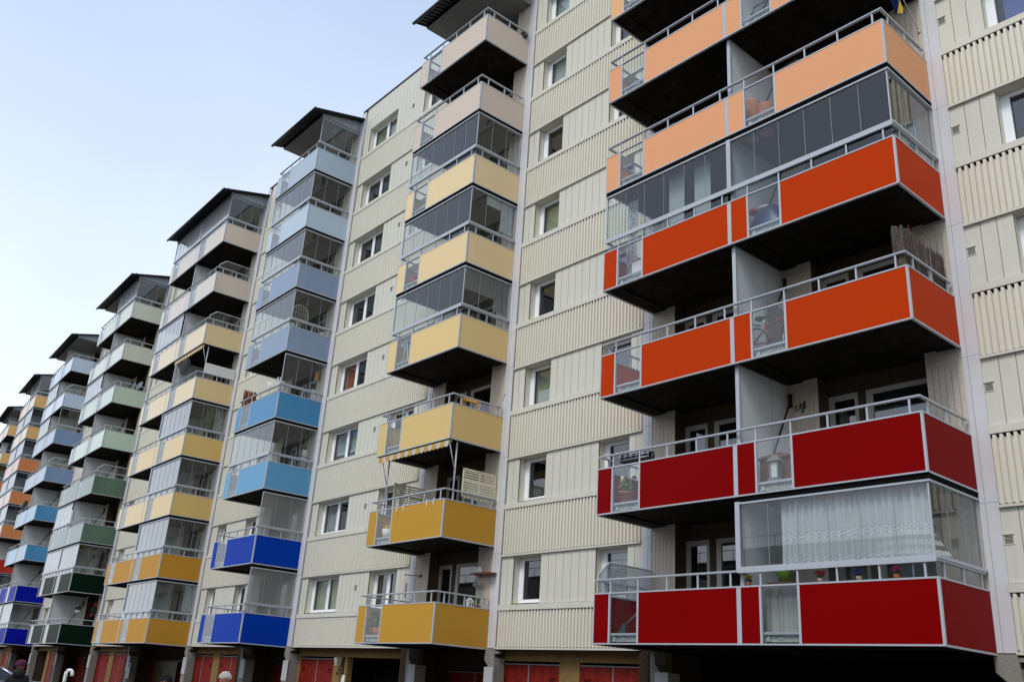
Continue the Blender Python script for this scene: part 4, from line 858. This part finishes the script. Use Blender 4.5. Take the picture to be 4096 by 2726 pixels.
# ------------------------------------------------------------------ street level
t = thing('wall_lamp', 'pale wall lamp on a black scrolled bracket beside the dark passage', 'wall lamp', (-17.1, .3, 2.25))
MB().box(-17.08, -16.98, .31, .335, 2.02, 2.56).tube([(-17.03, .25, 2.12), (-17.1, .2, 2.16), (-17.16, .2, 2.1), (-17.1, .2, 2.04), (-17.16, .2, 1.98), (-17.22, .2, 2.02), (-17.2, .2, 2.07)], .02, 6).tube([(-17.03, .3, 2.03), (-17.08, .22, 1.99), (-17.12, .2, 2.03)], .018, 6).build('bracket', black_m, t)
MB().add([(-17.3, .08, 2.52), (-17.1, .08, 2.52), (-17.1, .3, 2.54), (-17.3, .3, 2.54), (-17.26, .12, 2.27), (-17.13, .12, 2.27), (-17.13, .27, 2.27), (-17.26, .27, 2.27)], [(3, 2, 1, 0), (4, 5, 6, 7), (0, 1, 5, 4), (1, 2, 6, 5), (2, 3, 7, 6), (3, 0, 4, 7)]).build('lamp_shade', M_('frosted_shade', '#B5AE92', .3), t)
tag(MB().box(-17.06, -16.86, .325, .338, 1.62, 1.985).box(-17.05, -16.97, .3235, .3251, 1.93, 1.96, 1).box(-17.02, -16.92, .3235, .3251, 1.78, 1.79, 1).build('notice', [white_m, M_('notice_grey', '#7F858C', .6)]), 'white notice sheet under the wall lamp', 'notice')
def text(body, size, m, name, origin, rot, label=None):
    cu = bpy.data.curves.new(name, 'FONT'); cu.body = body; cu.size = size; cu.extrude = .003; cu.align_x = 'CENTER'; cu.align_y = 'CENTER'; cu.materials.append(m)
    o = bpy.data.objects.new(name, cu); COL.objects.link(o); o.location = origin; o.rotation_euler = rot
    dg = bpy.context.evaluated_depsgraph_get(); me = bpy.data.meshes.new_from_object(o.evaluated_get(dg)); n = bpy.data.objects.new(name, me); COL.objects.link(n); n.location = origin; n.rotation_euler = rot; bpy.data.objects.remove(o); return n
a_ = CURV * -38
nb = MB(); nb.box(-37.86, -37.4, -.09, -.076, 1.32, 2.04); nbo = nb.build('number_plate', box_m); tag(nbo, 'pale number plate on the pier under the amber balconies', 'sign')
tx = text('31', .27, black_m, 'house_number', W(-37.63, -.096, 1.88), (math.pi / 2, 0, a_)); tx.parent = nbo; tx.location = tx.location - nbo.location
mb = MB(); bl = M_('blue_glass_tile', '#2C5E84', .25)
for r_ in range(9):
    for c_i in range(9):
        if (r_ + c_i) % 2 == 0: x = -18.35 + c_i * .17; mb.box(x, x + .15, 1.38, 1.41, 2.17 - r_ * .215, 2.38 - r_ * .215)
tw = mb.box(-18.6, -13.0, 1.41, 1.5, 0, 2.7, 1).build('tiled_wall', [bl, gap_m], B)
mb = MB(); yt = [M_('tile_yellow', '#5E4C12', .5), M_('tile_olive', '#474722', .5), M_('tile_brown', '#4A2814', .5)]
for r_ in range(6):
    for c_i in range(16): x = -37.2 + c_i * .2; mb.box(x, x + .185, 1.02, 1.05, r_ * .37, r_ * .37 + .355, random.randrange(3))
mb.build('tiled_wall', yt, B)

def person(name, label, at, h, yaw, skin, hairc, top, legs, hat=None):
    """one continuous skinned figure, standing"""
    t = thing(name, label, 'person', at, flat=True); s = h / 1.75
    J = {'pel': (0, 0, .95, .15), 'waist': (0, .0, 1.1, .145), 'chest': (0, 0, 1.3, .165), 'neckb': (0, .01, 1.46, .085), 'neck': (0, 0, 1.53, .055), 'chin': (0, -.02, 1.585, .066), 'head': (0, -.012, 1.665, .092), 'top': (0, 0, 1.715, .07)}
    E = [('pel', 'waist'), ('waist', 'chest'), ('chest', 'neckb'), ('neckb', 'neck'), ('neck', 'chin'), ('chin', 'head'), ('head', 'top')]
    for sg, n in ((-1, 'l'), (1, 'r')):
        J.update({n + 'sh': (sg * .18, 0, 1.42, .072), n + 'el': (sg * .24, .03, 1.13, .05), n + 'wr': (sg * .25, -.06, .89, .034), n + 'pa': (sg * .25, -.08, .82, .036), n + 'hip': (sg * .09, 0, .88, .1), n + 'kn': (sg * .1, -.01, .49, .065), n + 'an': (sg * .1, .02, .09, .045), n + 'to': (sg * .11, -.13, .04, .035)})
        E += [('chest', n + 'sh'), (n + 'sh', n + 'el'), (n + 'el', n + 'wr'), (n + 'wr', n + 'pa'), ('pel', n + 'hip'), (n + 'hip', n + 'kn'), (n + 'kn', n + 'an'), (n + 'an', n + 'to')]
        for i in range(4):
            x = sg * .25; yy = -.11 + .024 * i; l = (.058, .068, .062, .048)[3 - i]
            J[n + f'f{i}'] = (x, yy, .775, .010); J[n + f'g{i}'] = (x - sg * .012, yy - .004, .775 - l, .008); E += [(n + 'pa', n + f'f{i}'), (n + f'f{i}', n + f'g{i}')]
        J[n + 'th'] = (sg * .235, -.125, .80, .011); J[n + 'tt'] = (sg * .225, -.14, .755, .009); E += [(n + 'pa', n + 'th'), (n + 'th', n + 'tt')]
    ks = list(J); me = bpy.data.meshes.new('body'); me.from_pydata([tuple(c * s for c in J[k][:3]) for k in ks], [(ks.index(a), ks.index(b)) for a, b in E], [])
    o = bpy.data.objects.new('body', me); COL.objects.link(o); md = o.modifiers.new('skin', 'SKIN')
    for i, k in enumerate(ks):
        sv = me.skin_vertices[0].data[i]; sv.radius = (J[k][3] * s * (1.12 if k in ('chest', 'waist', 'pel') else 1), J[k][3] * s * (.8 if k in ('chest', 'waist', 'pel') else 1)); sv.use_root = k == 'pel'
    sb = o.modifiers.new('sub', 'SUBSURF'); sb.levels = 2; sb.render_levels = 2
    dg = bpy.context.evaluated_depsgraph_get(); m2 = bpy.data.meshes.new_from_object(o.evaluated_get(dg)); bpy.data.objects.remove(o)
    for m in (skin, top, legs, black_m): m2.materials.append(m)
    for p in m2.polygons:
        z = p.center.z / s; ax = abs(p.center.x) / s; p.use_smooth = True
        p.material_index = 0 if z > 1.5 or (z < .86 and ax > .19) else (1 if z > .93 or ax > .19 else (2 if z > .1 else 3))
    b = bpy.data.objects.new('body', m2); COL.objects.link(b); b.parent = t
    def sub(nm, mb, m): q = mb.build(nm, m, None, flat=True); q.parent = b; return q
    for sg in (-1, 1): sub('eye', MB().ball((sg * .032 * s, -.098 * s, 1.668 * s), .011 * s), black_m); sub('ear', MB().ball((sg * .09 * s, .0, 1.655 * s), .026 * s, sq=(.4, .7, 1.2)), skin)
    sub('nose', MB().ball((0, -.108 * s, 1.645 * s), .017 * s, sq=(.8, 1, 1.4)), skin); sub('mouth', MB().ball((0, -.092 * s, 1.603 * s), .02 * s, sq=(1.3, .4, .35)), M_('lips', '#8E4A42', .6))
    hm = MB(); hm.ball((0, .024 * s, 1.685 * s), .1 * s, 14, sq=(1, 1, .86))
    for i in range(420):
        d_ = Vector((random.gauss(0, 1), random.gauss(.25, 1), abs(random.gauss(.4, .8)))).normalized(); p_ = Vector((0, .015, 1.69)) * s + d_ * .1 * s; tg = d_.cross(Vector((random.random(), random.random(), random.random()))).normalized() * .035 * s
        hm.tube([p_ - tg, p_ + d_ * random.uniform(.0, .03) * s, p_ + tg * .9 + d_ * random.uniform(-.01, .03) * s - Vector((0, 0, .01))], .0035, 3)
    if hat: sub('hat', MB().lathe((0, .01 * s, 1.665 * s), [(.118 * s, 0), (.122 * s, .03 * s), (.112 * s, .085 * s), (.07 * s, .125 * s), (.001, .138 * s)], 16), hat); sub('hood', MB().ball((0, .05 * s, 1.5 * s), .13 * s, 12, sq=(1.05, .8, .9)), top)
    else: sub('hair', hm, hairc)
    t.rotation_euler = (0, 0, yaw); return t
sk1 = M_('skin_tan', '#B9785A', .6, speck=.05); dark_c = M_('dark_coat', '#141418', .9)
person('person', 'person with white hair walking in front of the red garage doors', (-5.94 , -8.86, .0), 1.70, R_(40), sk1, M_('white_hair', '#D8D3CC', .8), M_('grey_jacket', '#55585C', .9), dark_c)
person('person', 'person with black hair walking below the amber balconies', (-5.43, -10.2, .0), 1.585, R_(50), sk1, M_('black_hair', '#0B0A0A', .6), M_('brown_jacket', '#3A2C24', .9), dark_c)
person('person', 'person in a black coat and purple knitted hat in front of the silver car', (-11.5, -11.05, .0), 1.69, R_(-110), sk1, black_m, dark_c, dark_c, M_('purple_wool', '#4A1638', .95))

# parked car: nose towards the building, seen from its side
def car(at, yaw, label):
    t = thing('parked_car', label, 'car', at, flat=True)
    def sub(nm, mb, m, par=None):
        q = mb.build(nm, m, None, flat=True); q.parent = par or t
        if par: q.location = q.location - par.location
        return q
    silver = paint('silver_car_paint', '#B6BCC4', .25, metal=.5, coat=.6, speck=.01); glass_c = paint('dark_car_glass', '#0B0E12', .05, spec=.8)
    prof = [(-2.1, .35), (-2.15, .75), (-2.05, 1.1), (-1.95, 1.2), (.9, 1.2), (1.75, 1.17), (2.1, 1.0), (2.18, .7), (2.12, .35)]
    ws = [.84, .87, .88, .88, .88, .8, .72, .74, .78]
    n = len(prof); mb = MB(); vs = [(w_ * sg, x, z) for sg in (-1, 1) for (x, z), w_ in zip(prof, ws)]
    mb.add(vs, [tuple(range(n)), tuple(range(2 * n - 1, n - 1, -1))] + [(i, n + i, n + (i + 1) % n, (i + 1) % n) for i in range(n)]); body = sub('body', mb, silver)
    roof = [(-1.9, 1.2), (-1.55, 1.53), (-.9, 1.6), (.1, 1.575), (.42, 1.5), (1.0, 1.2)]
    m_ = len(roof); mb = MB(); vs = [((.86 - (z - 1.2) * .42) * sg, x, z) for sg in (-1, 1) for x, z in roof]
    mb.add(vs, [(0, 1, 2, 3, 4, 5), (11, 10, 9, 8, 7, 6)], 1); mb.add(vs, [(i, 6 + i, 7 + i, i + 1) for i in range(5)]); 
    mb.mi[-5] = 1; mb.mi[-1] = 1; sub('cabin', mb, [silver, glass_c])
    for sg in (-1, 1):
        p = MB(); e = .01 * sg
        for (a, b) in (((-1.9, 1.2), (-1.55, 1.53)), ((-1.55, 1.53), (-.9, 1.6)), ((-.9, 1.6), (.1, 1.575)), ((.1, 1.575), (.42, 1.5)), ((.42, 1.5), (1.0, 1.2)), ((-.35, 1.2), (-.35, 1.59))): p.tube([((.86 - (z - 1.2) * .42) * sg + e, x, z) for x, z in (a, b)], .035, 6)
        sub('pillar_trim', p, silver)
        sub('mirror', MB().ball((.98 * sg, .72, 1.24), .1, sq=(1, .55, .75)), silver); sub('headlight', MB().ball((.6 * sg, 1.98, .95), .16, sq=(1, .5, .55)), paint('headlight_glass', '#C9D0D6', .1))
        for x in (-1.35, 1.35):
            c = (.78 * sg, x, .32); wl = MB(); wl.tube([(.66 * sg, x, .32), (.88 * sg, x, .32)], .32, 20); o = sub('wheel', wl, black_m); sub('rim', MB().tube([(.84 * sg, x, .32), (.895 * sg, x, .32)], .2, 14), steel, o)
    sub('number_plate', MB().box(-.26, .26, 2.14, 2.185, .5, .61), white_m)
    t.rotation_euler = (0, 0, yaw); return t
car((-20.4, -9.75, 0), R_(-8), 'silver car parked nose towards the building behind the person in the purple hat')
t = thing('vent_pipe', 'white bent ventilation pipe like a walking stick by the red doors', 'pipe', W(-13.95, -9.4, 0), flat=True); p0 = W(-13.95, -9.4, 0)
cv = [Vector((0, 0, 0)), Vector((0, 0, 1.5))] + [Vector((.5 * .075 * (1 - math.cos(a)), .86 * .075 * (1 - math.cos(a)), 1.5 + .075 * math.sin(a))) for a in [i * math.pi / 8 for i in range(1, 9)]] + [Vector((.075, .129, 1.44))]
o = MB().tube([p0 + v for v in cv], .045, 10).build('pipe', white_m, t, flat=True)
MB().tube([p0 + Vector((0, 0, 0)), p0 + Vector((0, 0, .03))], .12, 12).build('base_plate', steel, t, flat=True)

# the terrace across the street, seen mirrored in the windows
ob = thing('opposite_building', 'long five storey block across the street mirrored in the lower windows', 'apartment building', (0, -52, 0), flat=True)
MB().box(-90, 60, -60, -52, 0, 14).build('wall', M_('dull_render', '#6E6A64', .9), ob, flat=True); MB().box(-90.3, 60.3, -60.3, -51.7, 14, 14.25).build('roof', roof_dk, ob, flat=True)
for f_ in range(5):
    mb = MB(); z = 1.2 + f_ * 2.75
    for i in range(40): mb.box(-88 + i * 3.7, -86.2 + i * 3.7, -51.99, -51.95, z, z + 1.4)
    mb.build('window_row', M_('dark_opposite_glass', '#14181C', .1), ob, flat=True)
mb = MB()
for i in range(75): mb.tube([(-89 + i * 2, -52.0, 14.25), (-89 + i * 2, -52.0, 15.2)], .03, 4)
mb.tube([(-90, -52, 15.2), (60, -52, 15.2)], .03, 4).build('roof_railing', black_m, ob, flat=True)


# ------------------------------------------------------------------ light, sky, camera
w = bpy.data.worlds.new('World'); sc.world = w; w.use_nodes = True
nt = w.node_tree; nt.nodes.clear(); L_ = nt.links
SUN_EL, SUN_AZ = R_(50), R_(12)             # azimuth from -Y towards +X
bg = nt.nodes.new('ShaderNodeBackground'); wo = nt.nodes.new('ShaderNodeOutputWorld')
sky = nt.nodes.new('ShaderNodeTexSky'); sky.sky_type = 'NISHITA'; sky.sun_disc = False
sky.sun_elevation = SUN_EL; sky.sun_rotation = math.pi - SUN_AZ
sky.air_density = 1.0; sky.dust_density = 2.5; sky.ozone_density = 1.0
tc = nt.nodes.new('ShaderNodeTexCoord'); sp = nt.nodes.new('ShaderNodeSeparateXYZ'); L_.new(tc.outputs['Generated'], sp.inputs[0])
cr = nt.nodes.new('ShaderNodeValToRGB'); cr.color_ramp.elements[0].position = .0; cr.color_ramp.elements[0].color = (10.4, 10.9, 11.3, 1)
cr.color_ramp.elements[1].position = .75; cr.color_ramp.elements[1].color = (4.3, 5.5, 8.0, 1)
e2 = cr.color_ramp.elements.new(.32); e2.color = (8.0, 9.0, 10.5, 1)
L_.new(sp.outputs['Z'], cr.inputs[0])
mx = nt.nodes.new('ShaderNodeMix'); mx.data_type = 'RGBA'; mx.inputs[0].default_value = .86        # thin bright overcast veiling the blue
L_.new(sky.outputs[0], mx.inputs[6]); L_.new(cr.outputs[0], mx.inputs[7])
cl = nt.nodes.new('ShaderNodeTexNoise'); cl.inputs['Scale'].default_value = 1.6; cl.inputs['Detail'].default_value = 5
L_.new(tc.outputs['Generated'], cl.inputs['Vector'])
cm = nt.nodes.new('ShaderNodeMapRange'); cm.inputs[1].default_value = .3; cm.inputs[2].default_value = .7; cm.inputs[3].default_value = .91; cm.inputs[4].default_value = 1.07
L_.new(cl.outputs['Fac'], cm.inputs[0])
m3 = nt.nodes.new('ShaderNodeMix'); m3.data_type = 'RGBA'; m3.blend_type = 'MULTIPLY'; m3.inputs[0].default_value = 1
L_.new(mx.outputs[2], m3.inputs[6]); L_.new(cm.outputs[0], m3.inputs[7])
L_.new(m3.outputs[2], bg.inputs[0]); bg.inputs[1].default_value = .1; L_.new(bg.outputs[0], wo.inputs[0])
sl = bpy.data.lights.new('sun', 'SUN'); sl.energy = 1.45; sl.angle = R_(20); sl.color = (1, .97, .92)
so = bpy.data.objects.new('sun', sl); COL.objects.link(so); so['kind'] = 'structure'
d = Vector((math.cos(SUN_EL) * math.sin(SUN_AZ), -math.cos(SUN_EL) * math.cos(SUN_AZ), math.sin(SUN_EL)))
so.rotation_euler = d.to_track_quat('Z', 'Y').to_euler()
cam = bpy.data.cameras.new('camera'); co = bpy.data.objects.new('camera', cam); COL.objects.link(co); sc.camera = co
yaw, pitch, roll = R_(-50.06443812), R_(21.05556364), R_(3.84616433)
f = Vector((math.sin(yaw) * math.cos(pitch), math.cos(yaw) * math.cos(pitch), math.sin(pitch)))
r = Vector((math.cos(yaw), -math.sin(yaw), 0)); u = r.cross(f); c_, s_ = math.cos(roll), math.sin(roll)
r2, u2 = c_ * r + s_ * u, -s_ * r + c_ * u
M = Matrix((r2, u2, -f)).transposed().to_4x4(); M.translation = Vector((11.7443053, -17.0896104, 1.65)); co.matrix_world = M
cam.sensor_width = 36; cam.sensor_fit = 'HORIZONTAL'; cam.lens = 36 * 3684.074939 / 4096; cam.clip_end = 3000; cam.clip_start = .1
sc.view_settings.view_transform = 'Standard'; sc.view_settings.look = 'None'; sc.view_settings.exposure = .36; sc.view_settings.gamma = 1
try: sc.cycles.transparent_max_bounces = 24; sc.cycles.max_bounces = 8
except Exception: pass
for o in bpy.data.objects:
    if 'origin' in o: del o['origin']
